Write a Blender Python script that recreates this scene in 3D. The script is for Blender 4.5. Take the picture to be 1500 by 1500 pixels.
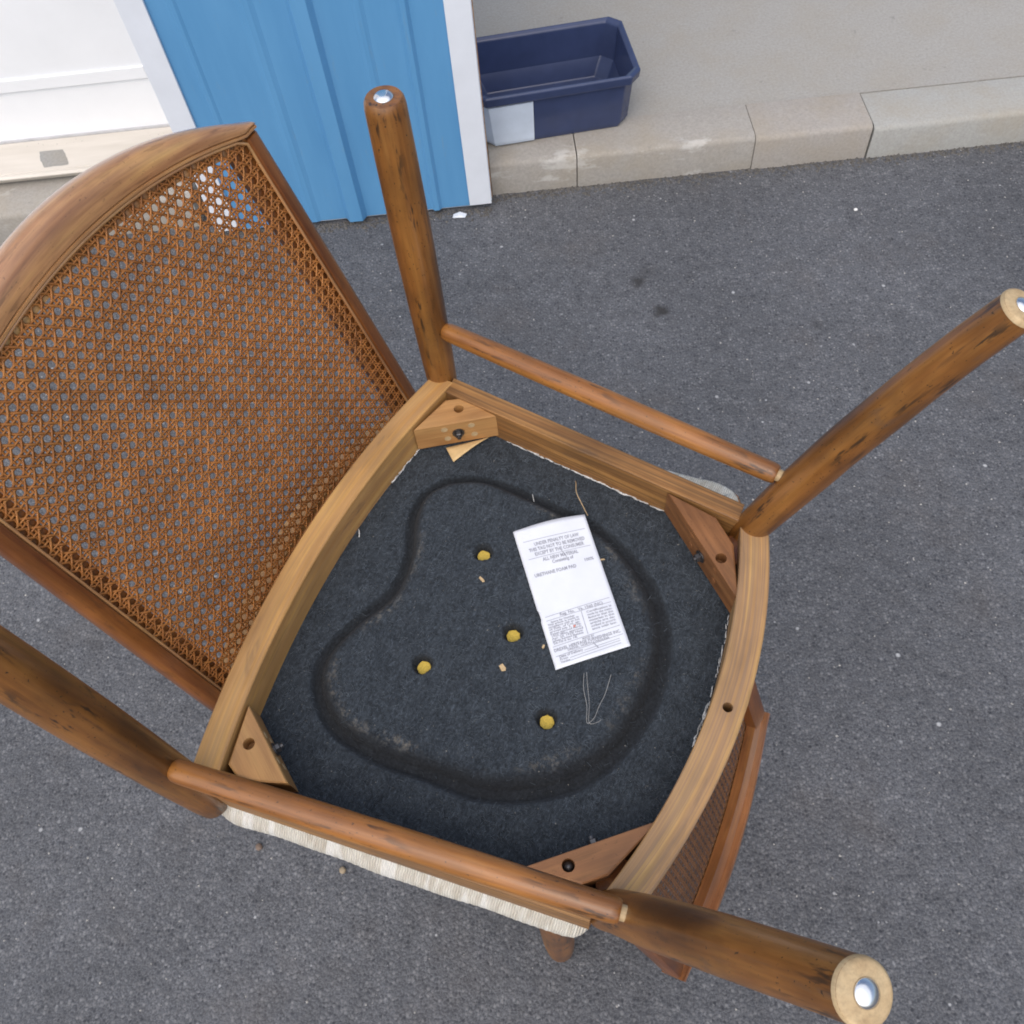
import bpy, bmesh, math, random
import numpy as np
from mathutils import Vector, Matrix
from mathutils.geometry import tessellate_polygon

random.seed(7)
rng = np.random.default_rng(11)
scene = bpy.context.scene
for o in list(bpy.data.objects):
    bpy.data.objects.remove(o)

# ------------------------------------------------------------------ camera
CAM_Z = 1.48
FPX = 1320.0                                   # focal length in pixels of a 1500 px wide picture
dn = np.array([98.0, 770.0, FPX]); dn /= np.linalg.norm(dn)      # straight down, seen from the camera (x right, y down, z ahead)
ax = np.array([1.0, 0, 0]); ax -= ax @ dn * dn; ax /= np.linalg.norm(ax)
az = -dn
ay = np.cross(az, ax)
cam_data = bpy.data.cameras.new("camera")
cam_data.sensor_width = 36.0
cam_data.lens = 36.0 * FPX / 1500.0
cam_data.clip_start = 0.02
cam_data.clip_end = 2000.0
cam = bpy.data.objects.new("camera", cam_data)
scene.collection.objects.link(cam)
M = Matrix(((ax[0], -ax[1], -ax[2], 0.0), (ay[0], -ay[1], -ay[2], 0.0), (az[0], -az[1], -az[2], CAM_Z), (0, 0, 0, 1)))
cam.matrix_world = M
scene.camera = cam

# ------------------------------------------------------------------ sky and sun (bright overcast)
SUN_EL, SUN_AZ = math.radians(58), math.radians(192)      # azimuth measured clockwise from +Y
world = bpy.data.worlds.new("World")
scene.world = world
world.use_nodes = True
wn = world.node_tree
sky = wn.nodes.new("ShaderNodeTexSky")
sky.sky_type = 'NISHITA'
sky.sun_disc = False
sky.sun_elevation = SUN_EL
sky.sun_rotation = SUN_AZ
sky.dust_density = 4.0
sky.air_density = 1.0
bg = wn.nodes["Background"]
bg.inputs["Strength"].default_value = 0.13
wn.links.new(sky.outputs[0], bg.inputs["Color"])
sun_data = bpy.data.lights.new("sun", 'SUN')
sun_data.energy = 1.45
sun_data.angle = math.radians(125)
sun_data.color = (1.0, 0.965, 0.91)
sun = bpy.data.objects.new("sun", sun_data)
scene.collection.objects.link(sun)
sd = Vector((math.sin(SUN_AZ) * math.cos(SUN_EL), math.cos(SUN_AZ) * math.cos(SUN_EL), math.sin(SUN_EL)))
sun.rotation_euler = sd.to_track_quat('Z', 'Y').to_euler()
sun.location = sd * 8
scene.cycles.filter_width = 1.9          # a small camera's slightly soft picture
scene.view_settings.view_transform = 'Standard'
scene.view_settings.look = 'None'
scene.view_settings.gamma = 1.0
scene.view_settings.exposure = 0.43
try:
    scene.view_settings.use_curve_mapping = False
except Exception:
    pass

# ------------------------------------------------------------------ node helpers
def new_mat(name):
    m = bpy.data.materials.new(name)
    m.use_nodes = True
    return m, m.node_tree, m.node_tree.nodes["Principled BSDF"]

def nd(nt, kind, **kw):
    n = nt.nodes.new("ShaderNode" + kind)
    for k, v in kw.items():
        if k in n.inputs:
            n.inputs[k].default_value = v
        else:
            setattr(n, k, v)
    return n

def lk(nt, a, b):
    nt.links.new(a, b)

def mapping(nt, vec, scale, loc=(0, 0, 0), rot=(0, 0, 0)):
    n = nd(nt, "Mapping")
    n.inputs["Scale"].default_value = scale
    n.inputs["Location"].default_value = loc
    n.inputs["Rotation"].default_value = rot
    lk(nt, vec, n.inputs["Vector"])
    return n.outputs[0]

def noise(nt, vec, scale=1.0, detail=4.0, rough=0.6, dist=0.0):
    n = nd(nt, "TexNoise", Scale=scale, Detail=detail, Roughness=rough, Distortion=dist)
    lk(nt, vec, n.inputs["Vector"])
    return n.outputs["Fac"]

def ramp(nt, fac, stops, interp='LINEAR'):
    n = nd(nt, "ValToRGB")
    cr = n.color_ramp
    cr.interpolation = interp
    while len(cr.elements) < len(stops):
        cr.elements.new(0.5)
    for e, (p, c) in zip(cr.elements, stops):
        e.position = p
        e.color = (c[0], c[1], c[2], 1.0) if hasattr(c, '__len__') else (c, c, c, 1.0)
    lk(nt, fac, n.inputs["Fac"])
    return n.outputs["Color"]

def mixc(nt, fac, a, b, mode='MIX'):
    n = nt.nodes.new("ShaderNodeMix")
    n.data_type = 'RGBA'
    n.blend_type = mode
    for sock, v in ((n.inputs[0], fac), (n.inputs[6], a), (n.inputs[7], b)):
        if isinstance(v, bpy.types.NodeSocket):
            lk(nt, v, sock)
        elif hasattr(v, '__len__'):
            sock.default_value = (v[0], v[1], v[2], 1.0)
        else:
            sock.default_value = v
    return n.outputs[2]

def bump(nt, bsdf, height, strength=0.3, dist=0.002, prev=None):
    n = nd(nt, "Bump", Strength=strength, Distance=dist)
    lk(nt, height, n.inputs["Height"])
    if prev is not None:
        lk(nt, prev, n.inputs["Normal"])
    lk(nt, n.outputs[0], bsdf.inputs["Normal"])
    return n.outputs[0]

def objco(nt):
    return nd(nt, "TexCoord").outputs["Object"]

def attr(nt, name):
    n = nd(nt, "Attribute")
    n.attribute_name = name
    return n

# ------------------------------------------------------------------ materials
def wood(name, dark, mid, light, rough=0.4, stain=0.0, flecks=0.0, bands=0.0, coat=0.0, band_col=None, blotch=0.35, seed=0.0):
    m, nt, b = new_mat(name)
    g = attr(nt, "grain").outputs["Vector"]
    g0 = mapping(nt, g, (1, 1, 1), loc=(seed, seed * 0.37, seed * 0.71))
    fine = noise(nt, mapping(nt, g0, (14, 420, 420)), 1.0, 5, 0.65)
    broad = noise(nt, mapping(nt, g0, (5, 55, 55)), 1.0, 4, 0.55, 0.6)
    c = ramp(nt, broad, [(0.28, dark), (0.5, mid), (0.74, light)])
    f = ramp(nt, fine, [(0.30, 0.74), (0.6, 1.05)])
    c = mixc(nt, 0.75, c, f, 'MULTIPLY')
    if bands > 0:
        wv = noise(nt, mapping(nt, g0, (1.3, 125, 70)), 1.0, 2.0, 0.45, 0.25)
        wr = ramp(nt, wv, [(0.40, 0.0), (0.50, 1.0), (0.56, 0.1), (0.63, 0.9), (0.68, 0.0)])
        w2 = mixc(nt, 1.0, wr, (bands, bands, bands), 'MULTIPLY')
        c = mixc(nt, w2, c, band_col or dark)
    big = noise(nt, mapping(nt, g0, (9, 14, 14), loc=(3, 1, 2)), 1.0, 3, 0.6)
    bl = ramp(nt, big, [(0.35, 1.0 - blotch), (0.6, 1.0)])
    c = mixc(nt, 1.0, c, bl, 'MULTIPLY')
    if stain > 0:
        st = noise(nt, mapping(nt, g0, (8, 42, 42), loc=(4, 2, 6)), 1.0, 4, 0.6, 0.8)
        sm = mixc(nt, 1.0, ramp(nt, st, [(0.60, 0.0), (0.70, 1.0)]), (stain, stain, stain), 'MULTIPLY')
        c = mixc(nt, sm, c, (0.075, 0.055, 0.042))
    if flecks > 0:
        fl = noise(nt, mapping(nt, g0, (26, 190, 190), loc=(7, 5, 1)), 1.0, 3, 0.6)
        patch = noise(nt, mapping(nt, g0, (11, 30, 30), loc=(1, 9, 4)), 1.0, 2, 0.5)
        s = nd(nt, "Math", operation='MULTIPLY')
        lk(nt, ramp(nt, fl, [(0.55, 0.0), (0.62, 1.0)]), s.inputs[0])
        lk(nt, ramp(nt, patch, [(0.44, 0.05), (0.58, flecks)]), s.inputs[1])
        c = mixc(nt, s.outputs[0], c, (0.022, 0.013, 0.007))
        pits = noise(nt, mapping(nt, g0, (300, 420, 420), loc=(2, 2, 8)), 1.0, 1, 0.5)
        s2 = nd(nt, "Math", operation='MULTIPLY')
        lk(nt, ramp(nt, pits, [(0.70, 0.0), (0.75, 1.0)]), s2.inputs[0])
        s2.inputs[1].default_value = flecks
        c = mixc(nt, s2.outputs[0], c, (0.02, 0.012, 0.006))
    lk(nt, c, b.inputs["Base Color"])
    rr = ramp(nt, broad, [(0.3, rough * 0.85), (0.75, min(1, rough * 1.25))])
    lk(nt, rr, b.inputs["Roughness"])
    b.inputs["Coat Weight"].default_value = coat
    b.inputs["Coat Roughness"].default_value = 0.22
    b.inputs["Specular IOR Level"].default_value = 0.45
    bump(nt, b, fine, 0.35, 0.0006)
    return m

M_LEG = wood("varnished_brown_wood", (0.135, 0.049, 0.010), (0.235, 0.093, 0.019), (0.32, 0.145, 0.032), 0.42, stain=0.55, flecks=0.9, coat=0.3, blotch=0.42)
M_STRETCH = wood("reddish_varnished_wood", (0.19, 0.066, 0.013), (0.30, 0.115, 0.022), (0.39, 0.17, 0.038), 0.40, flecks=0.75, coat=0.35, blotch=0.3, seed=3.1)
M_STILE = wood("dark_varnished_wood", (0.11, 0.030, 0.008), (0.19, 0.062, 0.013), (0.26, 0.095, 0.02), 0.36, flecks=0.35, coat=0.35, blotch=0.4, seed=5.3)
M_CREST = wood("worn_crest_wood", (0.30, 0.13, 0.055), (0.48, 0.245, 0.10), (0.62, 0.36, 0.125), 0.34, stain=0.25, flecks=0.35, coat=1.0, blotch=0.3, seed=9.2)
M_CREST_DARK = wood("red_brown_crest_wood", (0.15, 0.055, 0.018), (0.26, 0.10, 0.032), (0.36, 0.16, 0.05), 0.30, flecks=0.3, coat=1.0, blotch=0.35, seed=7.7)
M_RAIL = wood("bare_tan_wood", (0.38, 0.195, 0.062), (0.49, 0.265, 0.082), (0.58, 0.345, 0.11), 0.55, stain=0.55, bands=0.55, band_col=(0.36, 0.21, 0.10), blotch=0.2, seed=1.7)
M_RAIL2 = wood("weathered_tan_wood", (0.33, 0.185, 0.078), (0.43, 0.245, 0.10), (0.53, 0.325, 0.115), 0.55, stain=0.3, bands=0.8, band_col=(0.25, 0.16, 0.10), blotch=0.25, seed=12.4)
M_SIDE = wood("brown_bare_wood", (0.25, 0.115, 0.036), (0.37, 0.18, 0.056), (0.46, 0.245, 0.08), 0.5, stain=0.5, bands=0.7, band_col=(0.10, 0.052, 0.024), blotch=0.3, seed=6.1)
M_BLOCK = wood("pale_block_wood", (0.33, 0.16, 0.055), (0.45, 0.235, 0.085), (0.53, 0.30, 0.11), 0.5, bands=0.15, blotch=0.2, seed=2.2)
M_BLOCK_RED = wood("reddish_block_wood", (0.19, 0.078, 0.027), (0.29, 0.125, 0.045), (0.36, 0.17, 0.062), 0.5, bands=0.2, flecks=0.3, blotch=0.35, seed=4.4)
M_PALE = wood("pale_end_grain", (0.42, 0.29, 0.15), (0.52, 0.38, 0.21), (0.6, 0.46, 0.27), 0.6, blotch=0.2, seed=8.1)

def plain(name, col, rough=0.5, metal=0.0, var=0.1, scale=40.0, bmp=0.0, spec=0.5):
    m, nt, b = new_mat(name)
    co = objco(nt)
    n = noise(nt, co, scale, 5, 0.6)
    lo = tuple(c * (1 - var) for c in col); hi = tuple(min(1, c * (1 + var)) for c in col)
    lk(nt, ramp(nt, n, [(0.3, lo), (0.7, hi)]), b.inputs["Base Color"])
    b.inputs["Roughness"].default_value = rough
    b.inputs["Metallic"].default_value = metal
    b.inputs["Specular IOR Level"].default_value = spec
    if bmp > 0:
        bump(nt, b, n, bmp, 0.002)
    return m

M_STEEL = plain("nickel_glide", (0.75, 0.76, 0.78), 0.22, 1.0, 0.05)
M_BOLT = plain("dark_steel_bolt", (0.10, 0.10, 0.105), 0.38, 0.8, 0.3, 300)
M_FOAM = plain("yellow_foam", (0.66, 0.48, 0.09), 0.9, 0, 0.2, 700, 0.4)
M_THREAD = plain("pale_thread", (0.42, 0.42, 0.41), 0.8)
M_FUZZ = plain("frayed_white_fibre", (0.68, 0.69, 0.68), 0.9, 0, 0.15, 500)
M_FIBRE = plain("blue_grey_fibre", (0.10, 0.122, 0.145), 0.9, 0, 0.6, 60)
M_CHIP = plain("wood_chip", (0.55, 0.40, 0.22), 0.7, 0, 0.2, 300)
M_MANILA = plain("manila_paper", (0.60, 0.42, 0.20), 0.75, 0, 0.08, 120)
M_INK = plain("grey_print_ink", (0.30, 0.31, 0.36), 0.8, 0, 0.25, 900)
M_INKRED = plain("red_ink_spot", (0.6, 0.22, 0.17), 0.8)
M_SCREW = plain("zinc_screw", (0.55, 0.56, 0.58), 0.4, 0.6)
M_LITTER = plain("pale_plastic_scrap", (0.62, 0.66, 0.72), 0.35)

def cane_mat():
    m, nt, b = new_mat("woven_cane")
    t = attr(nt, "tone").outputs["Fac"]
    co = objco(nt)
    n1 = noise(nt, co, 60, 4, 0.6)
    n2 = noise(nt, co, 9, 3, 0.6)
    c = ramp(nt, t, [(0.0, (0.27, 0.093, 0.022)), (0.5, (0.39, 0.150, 0.036)), (1.0, (0.52, 0.230, 0.062))])
    c = mixc(nt, 0.8, c, ramp(nt, n1, [(0.3, 0.65), (0.65, 1.1)]), 'MULTIPLY')
    c = mixc(nt, 0.8, c, ramp(nt, n2, [(0.36, 0.66), (0.56, 1.0)]), 'MULTIPLY')
    bk = attr(nt, "rear_shade").outputs["Fac"]          # rough strand rears, with the shade of the unlit weave painted in
    c = mixc(nt, ramp(nt, bk, [(0.46, 0.0), (0.85, 1.0)]), c, (0.060, 0.034, 0.022))
    lk(nt, c, b.inputs["Base Color"])
    rg = nd(nt, "Math", operation='MULTIPLY_ADD')
    lk(nt, bk, rg.inputs[0]); rg.inputs[1].default_value = 0.5; rg.inputs[2].default_value = 0.34
    lk(nt, rg.outputs[0], b.inputs["Roughness"])
    b.inputs["Specular IOR Level"].default_value = 0.5
    return m
M_CANE = cane_mat()

def felt_mat():
    m, nt, b = new_mat("black_pressed_felt")
    co = objco(nt)
    n1 = noise(nt, co, 900, 3, 0.6)
    n2 = noise(nt, co, 55, 4, 0.6)
    n3 = noise(nt, co, 14, 3, 0.6)
    c = ramp(nt, n2, [(0.3, (0.0195, 0.025, 0.0315)), (0.7, (0.034, 0.042, 0.051))])
    # matted fibres lying every which way: short streaks from two stretched noises, missing where the felt is pressed hard
    warp = nd(nt, "TexNoise", Scale=35.0, Detail=2.0)
    lk(nt, co, warp.inputs["Vector"])
    wv = nd(nt, "VectorMath", operation='MULTIPLY_ADD')
    lk(nt, warp.outputs["Color"], wv.inputs[0])
    wv.inputs[1].default_value = (0.02, 0.02, 0.02)
    lk(nt, co, wv.inputs[2])
    pres_shade = attr(nt, "pressed_shade").outputs["Fac"]
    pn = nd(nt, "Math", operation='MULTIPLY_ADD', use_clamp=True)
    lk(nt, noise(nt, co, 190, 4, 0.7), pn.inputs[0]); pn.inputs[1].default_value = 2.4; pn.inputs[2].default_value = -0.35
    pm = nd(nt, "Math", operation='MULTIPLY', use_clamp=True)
    lk(nt, pn.outputs[0], pm.inputs[0]); lk(nt, pres_shade, pm.inputs[1])
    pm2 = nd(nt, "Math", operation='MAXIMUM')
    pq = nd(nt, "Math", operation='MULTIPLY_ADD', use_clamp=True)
    lk(nt, pres_shade, pq.inputs[0]); pq.inputs[1].default_value = 1.8; pq.inputs[2].default_value = -0.85
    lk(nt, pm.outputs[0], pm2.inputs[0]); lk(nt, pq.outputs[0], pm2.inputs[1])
    pres_shade = pm2.outputs[0]
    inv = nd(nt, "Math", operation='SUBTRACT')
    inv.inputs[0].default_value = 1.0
    lk(nt, pres_shade, inv.inputs[1])
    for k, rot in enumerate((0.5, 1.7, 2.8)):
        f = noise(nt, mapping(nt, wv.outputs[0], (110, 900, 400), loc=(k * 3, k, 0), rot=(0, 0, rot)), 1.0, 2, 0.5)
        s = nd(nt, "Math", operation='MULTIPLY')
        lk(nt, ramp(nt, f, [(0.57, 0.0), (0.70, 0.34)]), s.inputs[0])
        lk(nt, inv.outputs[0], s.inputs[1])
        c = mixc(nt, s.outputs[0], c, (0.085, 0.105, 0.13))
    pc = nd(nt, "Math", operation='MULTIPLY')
    lk(nt, pres_shade, pc.inputs[0])
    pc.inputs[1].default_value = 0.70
    c = mixc(nt, pc.outputs[0], c, (0.0085, 0.009, 0.0105))  # groove and hole walls: pressed felt plus shade put into the colour
    mot = noise(nt, co, 310, 3, 0.65)
    c = mixc(nt, 1.0, c, ramp(nt, mot, [(0.28, 0.50), (0.50, 1.0), (0.74, 1.65)]), 'MULTIPLY')
    # dusty scuffs on the raised edge
    sc = attr(nt, "scuff").outputs["Fac"]
    s = nd(nt, "Math", operation='MULTIPLY')
    lk(nt, sc, s.inputs[0])
    lk(nt, ramp(nt, noise(nt, co, 130, 5, 0.75), [(0.48, 0.0), (0.72, 0.7)]), s.inputs[1])
    s3 = nd(nt, "Math", operation='MULTIPLY')
    lk(nt, s.outputs[0], s3.inputs[0])
    lk(nt, ramp(nt, n3, [(0.44, 0.0), (0.58, 1.0)]), s3.inputs[1])
    c = mixc(nt, s3.outputs[0], c, (0.30, 0.27, 0.22))
    # lint specks
    lint = noise(nt, co, 420, 1, 0.5)
    c = mixc(nt, ramp(nt, lint, [(0.765, 0.0), (0.80, 0.55)]), c, (0.45, 0.42, 0.36))
    lk(nt, c, b.inputs["Base Color"])
    rr = nd(nt, "Math", operation='MULTIPLY_ADD')
    lk(nt, pres_shade, rr.inputs[0]); rr.inputs[1].default_value = -0.12; rr.inputs[2].default_value = 0.93
    lk(nt, rr.outputs[0], b.inputs["Roughness"])
    b.inputs["Sheen Weight"].default_value = 0.05
    b.inputs["Sheen Roughness"].default_value = 0.6
    b.inputs["Specular IOR Level"].default_value = 0.2
    bump(nt, b, n1, 0.6, 0.0015)
    return m
M_FELT = felt_mat()

def fabric_mat():
    m, nt, b = new_mat("ribbed_cream_upholstery")
    co = objco(nt)
    w = nd(nt, "TexWave", Scale=120.0, Distortion=2.6, Detail=3.0)
    w.wave_type = 'BANDS'; w.bands_direction = 'Y'
    lk(nt, co, w.inputs["Vector"])
    n = noise(nt, mapping(nt, co, (20, 160, 40)), 1.0, 4, 0.6)
    s = noise(nt, mapping(nt, co, (6, 60, 6)), 1.0, 2, 0.5)
    c = ramp(nt, n, [(0.3, (0.50, 0.45, 0.36)), (0.6, (0.70, 0.67, 0.58))])
    c = mixc(nt, 0.65, c, ramp(nt, w.outputs["Fac"], [(0.1, 0.70), (0.6, 1.06)]), 'MULTIPLY')
    c = mixc(nt, ramp(nt, s, [(0.56, 0.0), (0.62, 0.8)]), c, (0.80, 0.79, 0.74))
    lk(nt, c, b.inputs["Base Color"])
    b.inputs["Roughness"].default_value = 0.9
    b.inputs["Sheen Weight"].default_value = 0.2
    h = nd(nt, "Math", operation='ADD')
    lk(nt, w.outputs["Fac"], h.inputs[0]); lk(nt, s, h.inputs[1])
    bump(nt, b, h.outputs[0], 0.8, 0.002)
    return m
M_FABRIC = fabric_mat()

def paper_mat():
    m, nt, b = new_mat("white_label_paper")
    co = objco(nt)
    n = noise(nt, co, 30, 4, 0.6)
    lk(nt, ramp(nt, n, [(0.3, (0.66, 0.69, 0.755)), (0.7, (0.72, 0.75, 0.80))]), b.inputs["Base Color"])
    b.inputs["Roughness"].default_value = 0.6
    bump(nt, b, n, 0.15, 0.002)
    return m
M_PAPER = paper_mat()

def asphalt_mat():
    m, nt, b = new_mat("worn_asphalt")
    co = objco(nt)
    fine = noise(nt, co, 330, 4, 0.7)
    big = noise(nt, co, 2.2, 4, 0.6)
    med = noise(nt, co, 30, 5, 0.7)
    vor = nd(nt, "TexVoronoi", Scale=175.0, Randomness=1.0)
    lk(nt, co, vor.inputs["Vector"])
    sep = nd(nt, "SeparateColor")
    lk(nt, vor.outputs["Color"], sep.inputs[0])
    c = ramp(nt, fine, [(0.25, (0.034, 0.036, 0.042)), (0.5, (0.105, 0.110, 0.121)), (0.78, (0.235, 0.24, 0.255))])
    stone = ramp(nt, sep.outputs[0], [(0.0, (0.040, 0.043, 0.052)), (0.35, (0.112, 0.118, 0.131)), (0.7, (0.150, 0.152, 0.160)), (1.0, (0.235, 0.24, 0.25))])
    core = ramp(nt, vor.outputs["Distance"], [(0.25, 0.85), (0.6, 0.0)])
    c = mixc(nt, core, c, stone)
    c = mixc(nt, 1.0, c, ramp(nt, med, [(0.3, 0.80), (0.65, 1.10)]), 'MULTIPLY')
    c = mixc(nt, 1.0, c, ramp(nt, big, [(0.3, 0.80), (0.7, 1.10)]), 'MULTIPLY')
    # glinting quartz chips
    v2 = nd(nt, "TexVoronoi", Scale=75.0)
    lk(nt, co, v2.inputs["Vector"])
    s2 = nd(nt, "SeparateColor"); lk(nt, v2.outputs["Color"], s2.inputs[0])
    pick = ramp(nt, s2.outputs[1], [(0.90, 0.0), (0.99, 1.0)])
    rad = nd(nt, "Math", operation='MULTIPLY_ADD'); lk(nt, s2.outputs[0], rad.inputs[0]); rad.inputs[1].default_value = 3.2; rad.inputs[2].default_value = 0.9
    dsc = nd(nt, "Math", operation='MULTIPLY'); lk(nt, v2.outputs["Distance"], dsc.inputs[0]); lk(nt, rad.outputs[0], dsc.inputs[1])
    dot = ramp(nt, dsc.outputs[0], [(0.16, 1.0), (0.34, 0.0)])
    g = nd(nt, "Math", operation='MULTIPLY'); lk(nt, pick, g.inputs[0]); lk(nt, dot, g.inputs[1])
    c = mixc(nt, g.outputs[0], c, (0.44, 0.45, 0.46))
    # rusty brown tint and two old drip stains
    tint = noise(nt, co, 5.0, 3, 0.6)
    c = mixc(nt, ramp(nt, tint, [(0.55, 0.0), (0.75, 0.22)]), c, (0.12, 0.10, 0.085))
    for (x, y, r, st) in ((0.185, 1.444, 0.022, 0.75), (0.228, 1.357, 0.02, 0.85), (0.205, 1.475, 0.035, 0.3), (-0.55, 0.56, 0.025, 0.4), (0.55, 1.30, 0.02, 0.3)):
        dv = nd(nt, "VectorMath", operation='DISTANCE')
        wob = nd(nt, "TexNoise", Scale=40.0, Detail=3.0); lk(nt, co, wob.inputs["Vector"])
        ad = nd(nt, "VectorMath", operation='MULTIPLY_ADD')
        lk(nt, wob.outputs["Color"], ad.inputs[0]); ad.inputs[1].default_value = (0.03, 0.03, 0); lk(nt, co, ad.inputs[2])
        lk(nt, ad.outputs[0], dv.inputs[0]); dv.inputs[1].default_value = (x + 0.015, y + 0.015, 0)
        mk = ramp(nt, dv.outputs["Value"], [(r * 0.3, st), (r, 0.0)])
        c = mixc(nt, mk, c, (0.03, 0.028, 0.027))
    lk(nt, c, b.inputs["Base Color"])
    b.inputs["Roughness"].default_value = 0.82
    b.inputs["Specular IOR Level"].default_value = 0.35
    h = nd(nt, "Math", operation='MULTIPLY_ADD')
    lk(nt, vor.outputs["Distance"], h.inputs[0]); h.inputs[1].default_value = -1.0; lk(nt, fine, h.inputs[2])
    bump(nt, b, h.outputs[0], 0.6, 0.0045)
    return m
M_ASPHALT = asphalt_mat()

def concrete_mat(name, col, seed=0.0, stain=(0.30, 0.25, 0.17), white=0.0, warm=0.35):
    m, nt, b = new_mat(name)
    co = mapping(nt, objco(nt), (1, 1, 1), loc=(seed, seed * 2, 0))
    n1 = noise(nt, co, 160, 5, 0.7)
    n2 = noise(nt, co, 9, 4, 0.6)
    n3 = noise(nt, co, 28, 4, 0.65)
    lo = tuple(c * 0.84 for c in col); hi = tuple(c * 1.12 for c in col)
    c = ramp(nt, n1, [(0.3, lo), (0.7, hi)])
    c = mixc(nt, ramp(nt, n2, [(0.42, 0.0), (0.68, warm)]), c, stain)
    c = mixc(nt, ramp(nt, n3, [(0.66, 0.0), (0.74, 0.5)]), c, tuple(x * 0.6 for x in col))
    if white > 0:
        n4 = noise(nt, mapping(nt, co, (6, 14, 14), loc=(2.3, 0, 0)), 1.0, 5, 0.7)
        c = mixc(nt, ramp(nt, n4, [(0.58, 0.0), (0.66, white)]), c, (0.72, 0.72, 0.70))
    lk(nt, c, b.inputs["Base Color"])
    b.inputs["Roughness"].default_value = 0.85
    bump(nt, b, n1, 0.5, 0.002)
    return m
M_KERB = concrete_mat("beige_kerb_concrete", (0.325, 0.308, 0.28), 0.0, white=0.3)
M_KERB2 = concrete_mat("pinkish_kerb_concrete", (0.33, 0.308, 0.28), 4.0)
M_KERB3 = concrete_mat("grey_kerb_concrete", (0.345, 0.345, 0.325), 7.0)
M_FLOOR = concrete_mat("grey_floor_concrete", (0.335, 0.325, 0.30), 2.0, warm=0.2)

def blue_mat():
    m, nt, b = new_mat("blue_painted_metal")
    co = objco(nt)
    n = noise(nt, mapping(nt, co, (18, 18, 3)), 1.0, 4, 0.6)
    c = ramp(nt, n, [(0.3, (0.095, 0.285, 0.53)), (0.7, (0.118, 0.325, 0.58))])
    d = noise(nt, mapping(nt, co, (60, 60, 9)), 1.0, 4, 0.7)
    c = mixc(nt, ramp(nt, d, [(0.62, 0.0), (0.75, 0.35)]), c, (0.22, 0.30, 0.36))
    lk(nt, c, b.inputs["Base Color"])
    b.inputs["Roughness"].default_value = 0.45
    return m
M_BLUE = blue_mat()
M_TRIM = plain("white_painted_trim", (0.72, 0.76, 0.82), 0.45, 0, 0.04, 12)
M_RUST = plain("rusty_edge", (0.42, 0.24, 0.12), 0.8, 0, 0.5, 90)
M_DOOR = plain("white_door_paint", (0.80, 0.82, 0.84), 0.5, 0, 0.03, 6)
M_NAVY = plain("glossy_navy_plastic", (0.035, 0.05, 0.115), 0.22, 0, 0.1, 20)
M_NAVY_SHEEN = plain("painted_pale_sheen", (0.55, 0.63, 0.74), 0.3, 0, 0.08, 20)

def sill_mat():
    m, nt, b = new_mat("weathered_beige_sill")
    co = objco(nt)
    n = noise(nt, mapping(nt, co, (4, 30, 30)), 1.0, 4, 0.6)
    c = ramp(nt, n, [(0.3, (0.56, 0.52, 0.46)), (0.7, (0.66, 0.62, 0.56))])
    d = noise(nt, mapping(nt, co, (55, 70, 70)), 1.0, 5, 0.75)
    c = mixc(nt, ramp(nt, d, [(0.66, 0.0), (0.74, 0.5)]), c, (0.30, 0.27, 0.22))
    lk(nt, c, b.inputs["Base Color"])
    b.inputs["Roughness"].default_value = 0.6
    return m
M_SILL = sill_mat()
M_PATCH = concrete_mat("grey_worn_patch", (0.30, 0.30, 0.29), 5.0)
M_DIRT = plain("caked_dirt", (0.10, 0.095, 0.088), 0.95, 0, 0.5, 120, 0.6)

# ------------------------------------------------------------------ object helpers
def link(name, me, mat, parent=None, smooth=True):
    o = bpy.data.objects.new(name, me)
    scene.collection.objects.link(o)
    if mat is not None and len(me.materials) == 0:
        me.materials.append(mat)
    if parent is not None:
        o.parent = parent
    if smooth and len(me.polygons):
        me.polygons.foreach_set("use_smooth", [True] * len(me.polygons))
    return o

def mesh(name, verts, faces, mat, parent=None, grain=None, smooth=True, bev=0.0, segs=2, fix=True, sharp=None):
    me = bpy.data.meshes.new(name)
    me.from_pydata([tuple(v) for v in verts], [], [tuple(f) for f in faces])
    if fix:
        bm = bmesh.new(); bm.from_mesh(me)
        bmesh.ops.recalc_face_normals(bm, faces=bm.faces)
        bm.to_mesh(me); bm.free()
    me.update()
    set_grain(me, grain)
    if sharp is not None and smooth:
        me.polygons.foreach_set("use_smooth", [True] * len(me.polygons))
        me.set_sharp_from_angle(angle=math.radians(sharp))
    o = link(name, me, mat, parent, smooth)
    if bev > 0:
        md = o.modifiers.new("bevel", 'BEVEL')
        md.width = bev; md.segments = segs; md.limit_method = 'ANGLE'; md.angle_limit = math.radians(35)
        md.harden_normals = False
    return o

def set_grain(me, grain):
    a = me.attributes.new("grain", 'FLOAT_VECTOR', 'POINT')
    co = np.empty(len(me.vertices) * 3); me.vertices.foreach_get("co", co)
    if grain is None:
        g = co
    elif callable(grain):
        g = np.array([grain(Vector(c)) for c in co.reshape(-1, 3)]).ravel()
    else:
        g = np.array(grain, dtype=float).ravel()
    a.data.foreach_set("vector", g.astype(np.float32))

def along(d):
    """grain running along direction d"""
    d = Vector(d).normalized()
    up = Vector((0, 0, 1)) if abs(d.z) < 0.9 else Vector((1, 0, 0))
    s = d.cross(up).normalized(); t = d.cross(s)
    return lambda c: (c.dot(d), c.dot(s), c.dot(t))

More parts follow.
